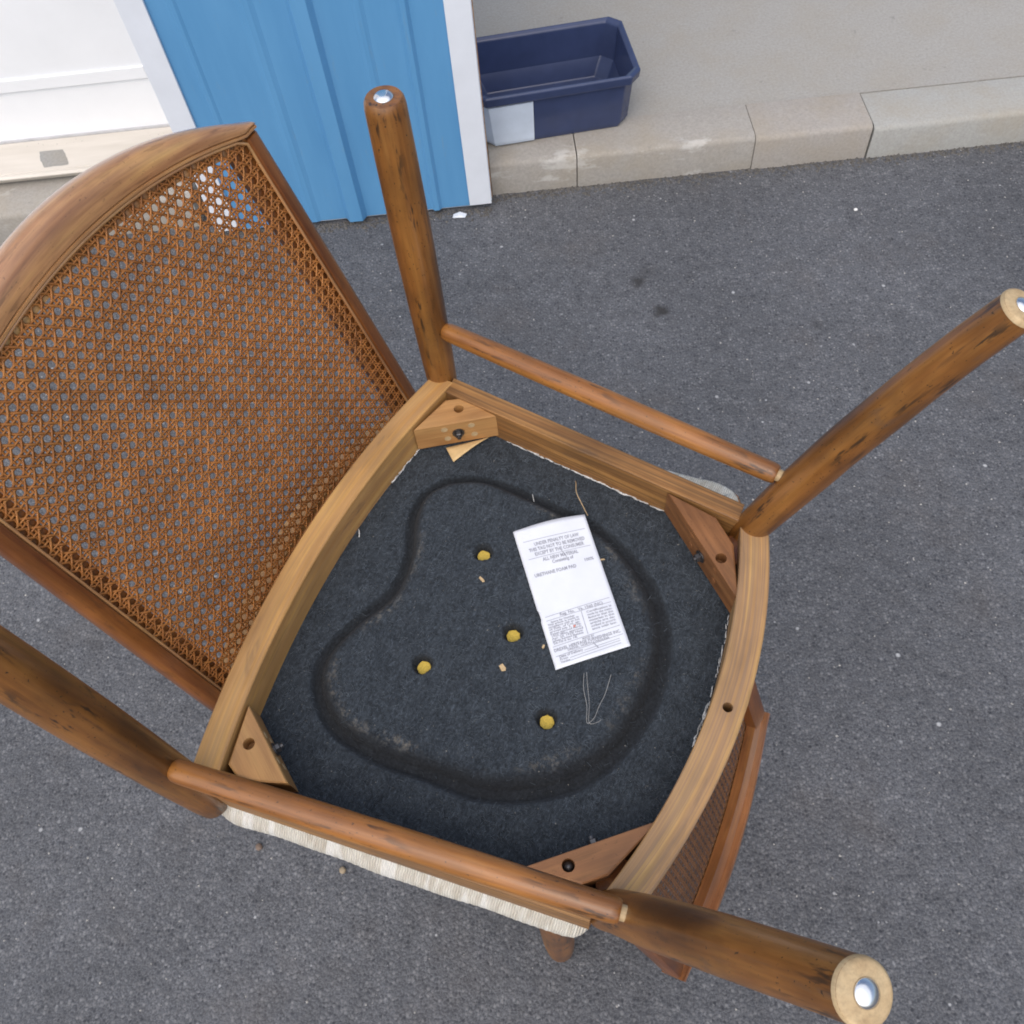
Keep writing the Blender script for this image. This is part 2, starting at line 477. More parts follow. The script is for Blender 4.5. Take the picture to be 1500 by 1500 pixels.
def tube(path, radii, n=28, caps=True, squash=None):
    """round bar along a path: verts, faces, grain"""
    P = [Vector(p) for p in path]
    V, F, G = [], [], []
    s = 0.0
    ref = None
    for i, p in enumerate(P):
        d = (P[min(i + 1, len(P) - 1)] - P[max(i - 1, 0)]).normalized()
        if ref is None:
            ref = Vector((1, 0, 0)) if abs(d.x) < 0.8 else Vector((0, 1, 0))
        a = (ref - d * ref.dot(d)).normalized(); b = d.cross(a)
        ref = a
        if i: s += (p - P[i - 1]).length
        r = radii[i] if hasattr(radii, '__len__') else radii
        for k in range(n):
            t = 2 * math.pi * k / n
            V.append(p + a * (r * math.cos(t)) + b * (r * math.sin(t)))
            G.append((s, r * math.cos(t), r * math.sin(t)))
    m = len(P)
    for i in range(m - 1):
        for k in range(n):
            k2 = (k + 1) % n
            F.append((i * n + k, i * n + k2, (i + 1) * n + k2, (i + 1) * n + k))
    if caps:
        F.append(tuple(range(n - 1, -1, -1)))
        F.append(tuple((m - 1) * n + k for k in range(n)))
    return V, F, G

def sweep(rows, closed=True):
    """rows of equal-length 3-D section loops; grain = (length along, x and y of section)"""
    V, F, G = [], [], []
    n = len(rows[0]); s = 0.0; prev = None
    for r in rows:
        c = sum((Vector(p) for p in r), Vector()) / n
        if prev is not None: s += (c - prev).length
        prev = c
        e = (Vector(r[1]) - Vector(r[0])).normalized() if n > 1 else Vector((1, 0, 0))
        for p in r:
            p = Vector(p)
            V.append(p)
            G.append((s, (p - Vector(r[0])).dot(e), ((p - Vector(r[0])) - e * (p - Vector(r[0])).dot(e)).length))
    m = len(rows)
    for i in range(m - 1):
        for k in range(n):
            k2 = (k + 1) % n
            F.append((i * n + k, i * n + k2, (i + 1) * n + k2, (i + 1) * n + k))
    F.append(tuple(range(n - 1, -1, -1)))
    F.append(tuple((m - 1) * n + k for k in range(n)))
    return V, F, G

def box(x0, x1, y0, y1, z0, z1):
    V = [(x, y, z) for z in (z0, z1) for y in (y0, y1) for x in (x0, x1)]
    F = [(0, 2, 3, 1), (4, 5, 7, 6), (0, 1, 5, 4), (2, 6, 7, 3), (0, 4, 6, 2), (1, 3, 7, 5)]
    return V, F

def prism_with_holes(outline, z0, z1, holes=(), n=20, through=False, depth=0.02):
    """outline in the XY plane, face with holes at z0, solid to z1; holes = (x, y, r)"""
    loops = [[Vector((x, y, 0)) for x, y in outline]]
    for (x, y, r) in holes:
        loops.append([Vector((x + r * math.cos(2 * math.pi * k / n), y + r * math.sin(2 * math.pi * k / n), 0)) for k in range(n)])
    flat = [p for l in loops for p in l]
    tri = tessellate_polygon(loops)
    no = len(outline)
    sg = 1 if z1 > z0 else -1
    cx, cy = sum(p[0] for p in outline) / no, sum(p[1] for p in outline) / no
    V = [(p.x, p.y, z0) for p in flat]
    for k in range(no):
        d = math.hypot(V[k][0] - cx, V[k][1] - cy); f = 1 - 0.0022 / d
        V[k] = (cx + (V[k][0] - cx) * f, cy + (V[k][1] - cy) * f, z0)
    F = [tuple(t) for t in tri]
    m0 = len(V)
    V += [(x, y, z0 + sg * 0.0014) for x, y in outline]
    for k in range(no):
        k2 = (k + 1) % no
        F.append((k, k2, m0 + k2, m0 + k))
    b0 = len(V)
    V += [(x, y, z1) for x, y in outline]
    for k in range(no):
        k2 = (k + 1) % no
        F.append((m0 + k, m0 + k2, b0 + k2, b0 + k))
    F.append(tuple(b0 + k for k in range(no)))
    idx = no
    for h in holes:
        c0 = len(V)
        V += [(V[idx + k][0], V[idx + k][1], z0 + sg * depth) for k in range(n)]
        for k in range(n):
            k2 = (k + 1) % n
            F.append((idx + k, idx + k2, c0 + k2, c0 + k))
        F.append(tuple(c0 + k for k in range(n)))
        idx += n
    return V, F

def tag(o, label, cat=None, group=None, kind=None):
    if label: o["label"] = label
    if cat: o["category"] = cat
    if group: o["group"] = group
    if kind: o["kind"] = kind
    return o

def empty(name, mat=None):
    o = bpy.data.objects.new(name, None)
    o.empty_display_size = 0.1
    scene.collection.objects.link(o)
    if mat is not None: o.matrix_world = mat
    return o

def struct(o):
    o["kind"] = 'structure'
    return o

# ================================================================== SETTING
g = 400.0
ring = []
V, F = [], []
xs = [-g, -40, -8, -3, -1.5, 0, 1.5, 3, 8, 40, g]
for y in xs:
    for x in xs:
        V.append((x, y, 0.0))
n = len(xs)
for j in range(n - 1):
    for i in range(n - 1):
        F.append((j * n + i, j * n + i + 1, (j + 1) * n + i + 1, (j + 1) * n + i))
struct(mesh("asphalt_ground", V, F, M_ASPHALT, smooth=False))

# building frame: bx along the wall, by away from the camera
YAW = 0.076
BP = Vector((-0.1421, 1.7074, 0.0))
BM = Matrix.Translation(BP) @ Matrix.Rotation(YAW, 4, 'Z')

def bmesh_obj(name, V, F, mat, parent=None, **kw):
    o = mesh(name, V, F, mat, parent, **kw)
    if parent is None:
        o.matrix_world = BM
    return o

KH = 0.085
floor_root = bmesh_obj("concrete_floor", *box(-3.2, 6.0, 0.165, 5.0, -0.05, KH - 0.003), M_FLOOR, smooth=False)
struct(floor_root)
# kerb of separate stones, rounded front edge
kerb = empty("kerb", BM); struct(kerb)
def kerb_stone(x0, x1, mat, h=KH, fr=0.040, dx=0.0):
    V, F = box(x0, x1, fr, 0.162, -0.06, h)
    nx = 7
    rows = []
    for i in range(nx + 1):
        x = x0 + (x1 - x0) * i / nx
        j = random.uniform(-0.0018, 0.0018)
        sk = dx if i == nx else 0.0
        rows.append([(x, fr + j - 0.004, -0.06), (x, fr + j, 0.012), (x, fr + j + 0.002, h - 0.012), (x, fr + j + 0.005, h - 0.004), (x + sk * 0.2, fr + j + 0.013, h), (x + sk, 0.162, h)  , (x + sk, 0.162, -0.06)])
    V, F, G = sweep(rows)
    mesh("kerb_stone", V, F, mat, kerb, grain=G, sharp=50)
kerb_stone(-3.2, -1.9, M_KERB3)
kerb_stone(-1.896, -0.70, M_KERB)
kerb_stone(0.004, 0.206, M_KERB)
kerb_stone(0.2085, 0.622, M_KERB)
kerb_stone(0.6235, 0.893, M_KERB2, KH, 0.037)
kerb_stone(0.897, 1.9, M_KERB3, KH - 0.004, 0.034)
kerb_stone(1.904, 3.3, M_KERB)
kerb_stone(3.304, 6.0, M_KERB2)

# dirt packed along the foot of wall and kerb
V, F = [], []
def clod(x, y, z, r):
    b0 = len(V)
    for k in range(5):
        t = 2 * math.pi * k / 5 + random.random()
        V.append((x + r * math.cos(t) * random.uniform(.7, 1.2), y + r * math.sin(t) * random.uniform(.7, 1.2), z))
    V.append((x, y, z + r * random.uniform(0.6, 1.0)))
    for k in range(5):
        F.append((b0 + k, b0 + (k + 1) % 5, b0 + 5))
for _ in range(1900):
    x = random.uniform(-0.68, 1.9)
    base = 0.0 if x < 0 else 0.038
    clod(x, base - abs(random.gauss(0, 0.013)), 0.0, random.uniform(0.0012, 0.0055))
o = mesh("dirt_crumbs", V, F, M_DIRT, smooth=False, fix=False)
o.matrix_world = BM
tag(o, None, None, None, 'stuff')
# loose grit on the asphalt
V, F = [], []
for _ in range(1500):
    clod(random.uniform(-1.5, 1.6), random.uniform(0.05, 1.9) - 0.02, 0.0, random.uniform(0.0008, 0.0024))
M_GRIT = plain("pale_grit", (0.34, 0.33, 0.31), 0.7, 0, 0.6, 55)
o = mesh("loose_grit", V, F, M_GRIT, smooth=False, fix=False)
tag(o, None, None, None, 'stuff')

# blue ribbed wall pier with white corner trims
WL, WR, WH = -0.655, 0.0, 2.7
pier = empty("wall_pier", BM)
tag(pier, "blue ribbed metal wall panel between two white corner trims", "wall")
prof = [(WL + 0.05, 0.0)]
def rib(c, w, h, s):
    prof.extend([(c - w / 2 - s, 0.0), (c - w / 2, -h), (c + w / 2, -h), (c + w / 2 + s, 0.0)])
rib(-0.555, 0.006, 0.003, 0.006)
rib(-0.421, 0.010, 0.0035, 0.010)
rib(-0.322, 0.030, 0.016, 0.010)
rib(-0.215, 0.008, 0.003, 0.008)
rib(-0.130, 0.010, 0.007, 0.007)
prof.append((WR - 0.049, 0.0))
rows = [[(x, y, z) for x, y in prof] for z in (0.012, 1.0, WH)]
V = [p for r in rows for p in r]; n = len(prof)
F = [(i * n + k, i * n + k + 1, (i + 1) * n + k + 1, (i + 1) * n + k) for i in range(2) for k in range(n - 1)]
o = mesh("wall_sheet", V, F, M_BLUE, pier, smooth=False)
md = o.modifiers.new("thick", 'SOLIDIFY'); md.thickness = 0.0015; md.offset = 1
mesh("wall_core", *box(WL + 0.012, WR - 0.012, 0.012, 0.9, 0.0, WH), M_TRIM, pier, smooth=False)
for (a, b) in ((WR - 0.052, WR), (WL, WL + 0.052)):
    mesh("corner_trim", *box(a, b, -0.007, 0.0, 0.016, WH), M_TRIM, pier, bev=0.0012, smooth=False)
mesh("return_trim", *box(WR - 0.0015, WR + 0.001, 0.0005, 0.03, 0.02, WH), M_TRIM, pier, smooth=False)
mesh("rusty_edge", *box(WR - 0.010, WR + 0.003, 0.031, 0.05, 0.0, 0.55), M_RUST, pier, smooth=False)
for (x, z) in ((-0.243, 0.078), (-0.243, 0.62), (-0.46, 0.62), (-0.46, 1.2), (-0.243, 1.2)):
    V, F, G = tube([(x, -0.0045, z), (x, -0.003, z), (x, 0.0, z)], [0.003, 0.0055, 0.006], 12)
    mesh("wall_screw", V, F, M_SCREW, pier)

# doorway on the left: sill with a white door behind it
door = empty("doorway", BM)
tag(door, "white door above a weathered beige sill with a worn grey square", "door")
sx0, sx1, sy0, sy1 = -2.6, -0.66, 0.136, 0.262
rows = []
for x in (sx0, -1.6, -1.1, sx1):
    z = KH + 0.002
    rows.append([(x, sy0 + 0.022, z), (x, sy0 + 0.019, z + 0.002), (x, sy0, z + 0.022), (x, sy0 - 0.001, z + 0.025), (x, sy0 + 0.004, z + 0.029), (x, sy0 + 0.010, z + 0.029), (x, sy0 + 0.011, z + 0.0275), (x, sy0 + 0.014, z + 0.0275), (x, sy0 + 0.015, z + 0.029), (x, sy1, z + 0.0305), (x, sy1, z)])
V, F, G = sweep(rows)
mesh("door_sill", V, F, M_SILL, door, grain=G, smooth=False)
zt = KH + 0.0315
P4 = [(-1.083, 0.226), (-1.012, 0.226), (-0.992, 0.160), (-1.052, 0.160)]
V, F = [], []
for j in range(9):
    for i in range(9):
        s, t = i / 8, j / 8
        x = (P4[0][0] * (1 - s) + P4[1][0] * s) * (1 - t) + (P4[3][0] * (1 - s) + P4[2][0] * s) * t
        y = (P4[0][1] * (1 - s) + P4[1][1] * s) * (1 - t) + (P4[3][1] * (1 - s) + P4[2][1] * s) * t
        e = 0.0015 if (i in (0, 8) or j in (0, 8)) else 0
        V.append((x + random.uniform(-e, e), y + random.uniform(-e, e), zt + (0 if e else 0.0006)))
for j in range(8):
    for i in range(8):
        F.append((j * 9 + i, j * 9 + i + 1, (j + 1) * 9 + i + 1, (j + 1) * 9 + i))
mesh("worn_patch", V, F, M_PATCH, door, smooth=False)
# flaking paint crumbs along the back of the sill
V, F = [], []
for _ in range(230):
    x = random.uniform(-1.5, -0.7)
    if math.sin(x * 23) + 0.6 * math.sin(x * 61) < -0.2: continue
    clod(x, 0.244 + random.gauss(0, 0.005), zt - 0.001, random.uniform(0.0012, 0.0034))
fo = mesh("paint_flakes", V, F, plain("grey_paint_flakes", (0.33, 0.32, 0.30), 0.8, 0, 0.5, 90), door, smooth=False, fix=False); fo["kind"] = 'stuff'
mesh("door_seal", *box(sx0, sx1, 0.2625, 0.268, KH + 0.001, KH + 0.036), plain("grey_rubber", (0.45, 0.45, 0.46), 0.7), door, smooth=False)
mesh("door_panel", *box(sx0, sx1, 0.2685, 0.31, KH + 0.010, 2.2), M_DOOR, door, smooth=False, bev=0.003)
mesh("door_rail", *box(sx0 + 0.1, sx1 - 0.1, 0.2625, 0.2684, KH + 0.16, KH + 0.19), M_DOOR, door, smooth=False, bev=0.002)
mesh("door_head", *box(sx0, sx1, 0.2, 0.33, 2.21, WH), M_DOOR, door, smooth=False)

# glossy navy tub standing on the concrete behind the pier
tub = empty("storage_tray", BM @ Matrix.Translation((0.029, 0.106, KH)) @ Matrix.Rotation(0.085, 4, 'Z'))
tag(tub, "shallow glossy navy tray with a painted pale sheen at its corner beside the white trim", "tray")
ol = [(0.0, 0.0), (0.285, 0.0), (0.31, 0.025), (0.31, 0.165), (0.285, 0.19), (-0.02, 0.19), (-0.045, 0.165), (-0.045, 0.045)]
rows = []
for z, s in ((0.0, 0.0), (0.012, 0.004), (0.115, 0.012), (0.118, 0.022), (0.138, 0.024), (0.142, 0.020), (0.136, 0.010), (0.06, 0.0), (0.02, -0.02)):
    cx, cy = 0.13, 0.095
    rows.append([(x + s * (1 if x > cx else -1), y + s * (1 if y > cy else -1), z) for x, y in ol])
V, F, G = sweep(rows)
mesh("tray_body", V, F, M_NAVY, tub, grain=G, smooth=False, bev=0.004)
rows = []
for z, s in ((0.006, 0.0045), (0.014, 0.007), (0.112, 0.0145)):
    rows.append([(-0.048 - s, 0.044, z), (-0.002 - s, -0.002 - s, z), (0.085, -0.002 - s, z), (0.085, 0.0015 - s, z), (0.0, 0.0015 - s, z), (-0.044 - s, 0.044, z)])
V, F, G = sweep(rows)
mesh("corner_sheen", V, F, M_NAVY_SHEEN, tub, grain=G, smooth=False)  # pale strip carries the tray's glossy reflection as colour

# scraps lying on the asphalt by the wall
V = [(-0.016, -0.005, 0.001), (0.014, -0.007, 0.002), (0.018, 0.003, 0.004), (0.002, 0.006, 0.009), (-0.014, 0.005, 0.003), (0.0, -0.001, 0.007)]
F = [(0, 1, 5), (1, 2, 5), (2, 3, 5), (3, 4, 5), (4, 0, 5), (4, 3, 2, 1, 0)]
o = mesh("crumpled_wrapper", V, F, M_LITTER, smooth=False)
o.location = (-0.2197, 1.6804, 0.0)
tag(o, "small crumpled pale wrapper lying at the foot of the white trim", "litter")
def pebble(x, y, r, mat, label):
    bm = bmesh.new()
    bmesh.ops.create_icosphere(bm, subdivisions=2, radius=r)
    for v in bm.verts:
        v.co *= random.uniform(0.82, 1.12); v.co.z *= 0.65
    me = bpy.data.meshes.new("pebble"); bm.to_mesh(me); bm.free()
    o = link("pebble", me, mat)
    o.location = (x, y, r * 0.5)
    tag(o, label, "pebble")
pebble(0.692, 1.635, 0.0045, plain("white_pebble", (0.8, 0.8, 0.78), 0.5), "small bright white pebble alone on the open asphalt at the right")
pebble(-0.498, 0.262, 0.006, plain("brown_pebble", (0.17, 0.12, 0.09), 0.7), "brown pebble on the asphalt near the striped cushion corner")
pebble(-0.360, 0.226, 0.0055, plain("tan_pebble", (0.30, 0.24, 0.16), 0.7), "tan pebble on the asphalt below the long striped cushion edge")

# ================================================================== CHAIRS
ZU = 0.36                       # underside of the seat rails above the floor of an upright chair
ZPAN = ZU + 0.051               # felt bottom of the seat
REC = 0.32; COSR = 1 / math.sqrt(1 + REC * REC); SINR = REC * COSR
Z0 = 0.525

def front_out(u): return -(0.256 - 0.48 * u * u)
def front_in(u): return -(0.226 - 0.48 * u * u)
def rear_out(u): return 0.261 - 0.82 * u * u
def rear_in(u): return 0.227 - 0.78 * u * u
def side_out(v): return 0.277 - 0.044 * (v + 0.2) / 0.4 - 0.0
def side_in(v): return side_out(v) - 0.0235

def rail_mesh(name, mat, parent, outer, inner, u0, u1, n=26, z0=ZU, z1=ZU + 0.065, swap=False, hole=None, groove=True):
    us = [u0 + (u1 - u0) * i / n for i in range(n + 1)]
    if hole:
        us = [u for u in us if abs(u - hole[0]) > 0.018] + [hole[0] - 0.012, hole[0] + 0.012]
        us.sort()
    rows = []
    for u in us:
        a, b = outer(u), inner(u)
        e = 0.0018 if b > a else -0.0018
        sec = [(a, z0 + 0.0016), (a + e, z0), (b - e * 0.6, z0), (b, z0 + 0.0012), (b, z1), (a, z1)]
        rows.append([(p, u, z) if swap else (u, p, z) for p, z in sec])
    V, F, G = sweep(rows)
    if hole:
        k = us.index(hole[0] - 0.012)
        cs = [k * 6 + 1, k * 6 + 2, (k + 1) * 6 + 2, (k + 1) * 6 + 1]
        F = [f for f in F if set(f) != set(cs)]
        m_ = 22
        ringp = [Vector((hole[0] + hole[2] * math.cos(2 * math.pi * q / m_), hole[1] + hole[2] * math.sin(2 * math.pi * q / m_), z0)) for q in range(m_)]
        b0 = len(V)
        V += ringp
        V += [p + Vector((0, 0, 0.03)) for p in ringp]
        loc = cs + list(range(b0, b0 + m_))
        for t in tessellate_polygon([[Vector((V[q].x, V[q].y, 0)) for q in cs], [Vector((p.x, p.y, 0)) for p in ringp]]):
            F.append(tuple(loc[q] for q in t))
        for q in range(m_):
            q2 = (q + 1) % m_
            F.append((b0 + q, b0 + q2, b0 + m_ + q2, b0 + m_ + q))
        F.append(tuple(b0 + m_ + q for q in range(m_)))
    if swap: G = lambda c: (c.y, c.x - outer(c.y), c.z)
    else: G = lambda c: (c.x, c.y - outer(c.x), c.z)
    return mesh(name, V, F, mat, parent, grain=G, sharp=25)

BACK_W = [1.0]
def bp3(u, t, n, v0):
    """point on the back: u across, t up the slope from Z0, n out of the front face"""
    z = Z0 + COSR * t
    bend = max(0.0, 0.188 - (v0 + SINR * t)) if z < 0.5 else 0.0      # the posts turn upright where they meet the seat
    return Vector((u * BACK_W[0], v0 + SINR * t - COSR * n + bend, z + SINR * n))

def t_of_z(z): return (z - Z0) / COSR
def arch_in(u): return t_of_z(0.914 - 0.046 * (min(abs(u), 0.231) / 0.233) ** 2)
def arch_out(u): return t_of_z(0.9505 - 1.20 * u * u)

def build_cane(v0, parent):
    PU, PT = 0.01333, 0.01443
    HU = 0.2325; tb = t_of_z(0.450)
    tq0 = 0.24961 + 0.00            # a hole centre, from the photograph
    uq0 = -0.21321
    Vs, Fs, tone, back = [], [], [], []
    def inside(u, t):
        return abs(u) <= HU and tb <= t <= arch_in(u) + 0.002
    def strand(p0, d, length, w, off, th, ph):
        tn = 0.5 + random.uniform(-0.22, 0.22)
        nsteps = int(length / 0.0034)
        side = (-d[1], d[0])
        run = []
        def flush():
            if len(run) > 1:
                b0 = len(Vs)
                for (u, t, n) in run:
                    Vs.append(bp3(u - side[0] * w / 2, t - side[1] * w / 2, n, v0))
                    Vs.append(bp3(u, t, n + th, v0))
                    Vs.append(bp3(u + side[0] * w / 2, t + side[1] * w / 2, n, v0))
                    Vs.append(bp3(u, t, n - th * 0.5, v0))
                    tone.extend([tn] * 4); back.extend([0.42, 0.0, 0.42, 1.0])
                for i in range(len(run) - 1):
                    for k in range(4):
                        k2 = (k + 1) % 4
                        Fs.append((b0 + i * 4 + k, b0 + i * 4 + k2, b0 + i * 4 + 4 + k2, b0 + i * 4 + 4 + k))
            run.clear()
        wob = random.uniform(-0.0003, 0.0003); wp = random.uniform(0, 6)
        for i in range(nsteps + 1):
            s = length * i / nsteps
            wb = wob + 0.0002 * math.sin(s * 40 + wp)
            u = p0[0] + d[0] * s + side[0] * wb; t = p0[1] + d[1] * s + side[1] * wb
            if inside(u, t):
                run.append((u, t, off(u, t)))
            else:
                flush()
        flush()
    tmax = arch_in(0)
    A = 0.0003
    i0 = int((-HU - uq0) / PU) - 2
    for i in range(i0, i0 + 40):
        for sgn in (-1, 1):
            u = uq0 + (i + 0.5) * PU + sgn * 0.158 * PU
            if abs(u) > HU: continue
            strand((u, tb), (0, 1), tmax - tb, 0.0026, lambda a, b, q=sgn: A * q * math.sin(2 * math.pi * (b - tq0) / PT), 0.0004, 0)
    j0 = int((tb - tq0) / PT) - 2
    for j in range(j0, j0 + 45):
        for sgn in (-1, 1):
            t = tq0 + (j + 0.5) * PT + sgn * 0.158 * PT
            if t < tb or t > tmax: continue
            strand((-HU, t), (1, 0), 2 * HU, 0.0026, lambda a, b, q=sgn: 0.0002 - A * q * math.sin(2 * math.pi * (a - uq0) / PU), 0.0004, 0)
    L = math.hypot(PU, PT)
    for dd in (1, -1):
        d = (PU / L, dd * PT / L)
        for k in range(-45, 80):
            # lines through the middles of neighbouring holes
            u_s = -HU - 0.002
            tt = tq0 + dd * ((u_s - uq0) / PU + k + 0.5) * PT
            strand((u_s, tt), d, 0.70, 0.0029, lambda a, b, q=dd: 0.0002 - 0.00065 * q * math.cos(2 * math.pi * (a - uq0) / PU), 0.0004, 0)
    me = bpy.data.meshes.new("cane_panel")
    me.from_pydata([tuple(v) for v in Vs], [], Fs)
    a = me.attributes.new("tone", 'FLOAT', 'POINT'); a.data.foreach_set("value", np.array(tone, dtype=np.float32))
    a = me.attributes.new("rear_shade", 'FLOAT', 'POINT'); a.data.foreach_set("value", np.array(back, dtype=np.float32))
    o = link("cane_panel", me, M_CANE, parent)
    o["kind"] = 'stuff'
    return o

def build_back(v0, root, crest_mat=None):
    for s in (1, -1):
        rows = []
        tt = [t_of_z(0.385 + (0.867 - 0.385) * i / 18) for i in range(19)]
        for t in tt:
            w = 0.0215 - 0.002 * (t / 0.37)
            a = 0.2315 + 0.011 * min(0, t) * 0.3
            led = 0.0215
            sec = [(a, 0.0035), (a + 0.002, 0.0058), (a + w * 0.62, 0.0062), (a + w * 0.88, 0.0035), (a + w, -0.002), (a + w, -0.018), (a + w * 0.82, -0.0245), (a + 0.002, -0.026), (a - led, -0.017), (a - led, -0.0021), (a, -0.0019)]
            rows.append([bp3(s * p, t, max(q, -0.0215), v0) for p, q in sec])
        V, F, G = sweep(rows)
        mesh("stile", V, F, M_STILE, root, grain=G, sharp=45)
    rows = []
    for i in range(57):
        u = -0.2505 + 0.501 * i / 56
        ti = arch_in(u); to = max(arch_out(u), ti + 0.008)
        h = to - ti
        sec = [(0.0, 0.0030), (0.0012, 0.0056), (0.0036, 0.0060), (0.0046, 0.0038), (0.0058, 0.0062), (0.0058 + (h - 0.0058) * 0.2, 0.0068), (h * 0.66, 0.0066), (h * 0.87, 0.0042), (h, -0.002), (h, -0.0165), (h - 0.0015, -0.0235), (h - 0.006, -0.0275), (h * 0.5, -0.0285), (h * 0.5 - 0.0022, -0.027), (h * 0.5 - 0.003, -0.0185), (-0.016, -0.016), (-0.014, -0.0021), (0.0, -0.0019)]
        rows.append([bp3(u, ti + p, q, v0) for p, q in sec])
    V, F, G = sweep(rows)
    mesh("crest_rail", V, F, crest_mat or M_CREST, root, grain=G, sharp=42)
    rows = []
    for i in range(31):
        u = -0.2145 + 0.429 * i / 30
        zt_ = 0.500 - 0.026 * (u / 0.165) ** 2
        ti = t_of_z(zt_); tb = t_of_z(0.445)
        sec = [(tb, -0.005), (ti, -0.005), (ti + 0.002, -0.008), (ti + 0.002, -0.033), (ti, -0.036), (tb, -0.036)]
        rows.append([bp3(u, p, q, v0) for p, q in sec])
    V, F, G = sweep(rows)
    mesh("bottom_rail", V, F, M_BLOCK, root, grain=G, sharp=45)
    build_cane(v0, root)
    # spline pressed over the cut ends of the cane
    path = []
    for i in range(20):
        path.append((-0.2300, t_of_z(0.43 + (0.864 - 0.43) * i / 19)))
    for i in range(1, 40):
        u = -0.2300 + 0.46 * i / 40
        path.append((u, arch_in(u) - 0.0016))
    for i in range(20):
        path.append((0.2300, t_of_z(0.864 + (0.43 - 0.864) * i / 19)))
    V, F, G = tube([bp3(u, t, 0.0022, v0) for u, t in path], 0.0019, 8)
    mesh("spline_strip", V, F, M_CREST, root, grain=G)

LOOP = [(0.165, -0.141), (0.177, -0.106), (0.176, -0.059), (0.17, 0.001), (0.160, 0.053), (0.133, 0.101), (0.098, 0.136), (0.055, 0.157), (0.0, 0.163), (-0.062, 0.152), (-0.108, 0.123), (-0.138, 0.084), (-0.155, 0.045), (-0.160, -0.008), (-0.165, -0.065), (-0.160, -0.121), (-0.134, -0.160), (-0.099, -0.176), (-0.052, -0.165), (0.0, -0.143), (0.049, -0.146), (0.096, -0.165), (0.129, -0.169), (0.150, -0.159)]
def catmull(P, n=10):
    out = []
    m = len(P)
    for i in range(m):
        p0, p1, p2, p3 = (np.array(P[(i + k) % m]) for k in (-1, 0, 1, 2))
        for j in range(n):
            t = j / n
            out.append(0.5 * ((2 * p1) + (p2 - p0) * t + (2 * p0 - 5 * p1 + 4 * p2 - p3) * t * t + (3 * p1 - p0 - 3 * p2 + p3) * t ** 3))
    return np.array(out)
LC = catmull(LOOP)
HOLES = [(0.086, -0.069), (0.008, 0.004), (-0.064, -0.072), (-0.067, 0.076), (0.078, 0.083)]
LN = rng.random((64, 64))

def loop_sd(X, Y):
    """signed distance to the groove's middle line: negative inside"""
    d = np.full(X.shape, 9.0)
    ins = np.zeros(X.shape, bool)
    for i in range(len(LC)):
        a, b = LC[i], LC[(i + 1) % len(LC)]
        ab = b - a
        t = np.clip(((X - a[0]) * ab[0] + (Y - a[1]) * ab[1]) / (ab @ ab), 0, 1)
        d = np.minimum(d, np.hypot(X - a[0] - t * ab[0], Y - a[1] - t * ab[1]))
        cond = ((a[1] > Y) != (b[1] > Y))
        xx = a[0] + (Y - a[1]) / (ab[1] if abs(ab[1]) > 1e-12 else 1e-12) * ab[0]
        ins ^= cond & (X < xx)
    return np.where(ins, -d, d)

def sstep(a, b, x):
    t = np.clip((x - a) / (b - a), 0, 1)
    return t * t * (3 - 2 * t)

def panel_depth(X, Y):
    """height of the felt (local z, larger = deeper when seen from below)"""
    sd = loop_sd(X, Y)
    wdt = 1.0 + 0.32 * np.clip(-0.55 * X / 0.17 + 0.65 * Y / 0.16, -0.9, 0.9) + 0.05 * np.sin(X * 60 + 2) + 0.05 * np.sin(Y * 71)
    sd = sd / wdt
    z = np.full(X.shape, ZPAN)
    # pressed channel: steep outer wall, sloping inner wall
    ch = np.where(sd > 0, 1 - sstep(0.0085, 0.0150, sd), 1 - sstep(0.002, 0.019, -sd))
    z += 0.0085 * np.where(sd > 0, 1 - sstep(0.0085, 0.0150, sd), 1 - sstep(-0.006, 0.010, -sd))
    z -= 0.0085 * sstep(-0.011, 0.015, -sd)            # the middle bulges out, as the seat is dished on top
    z += 0.0008 * np.sin(X * 43 + 1) * np.sin(Y * 37 + 2)
    return z, sd, ch

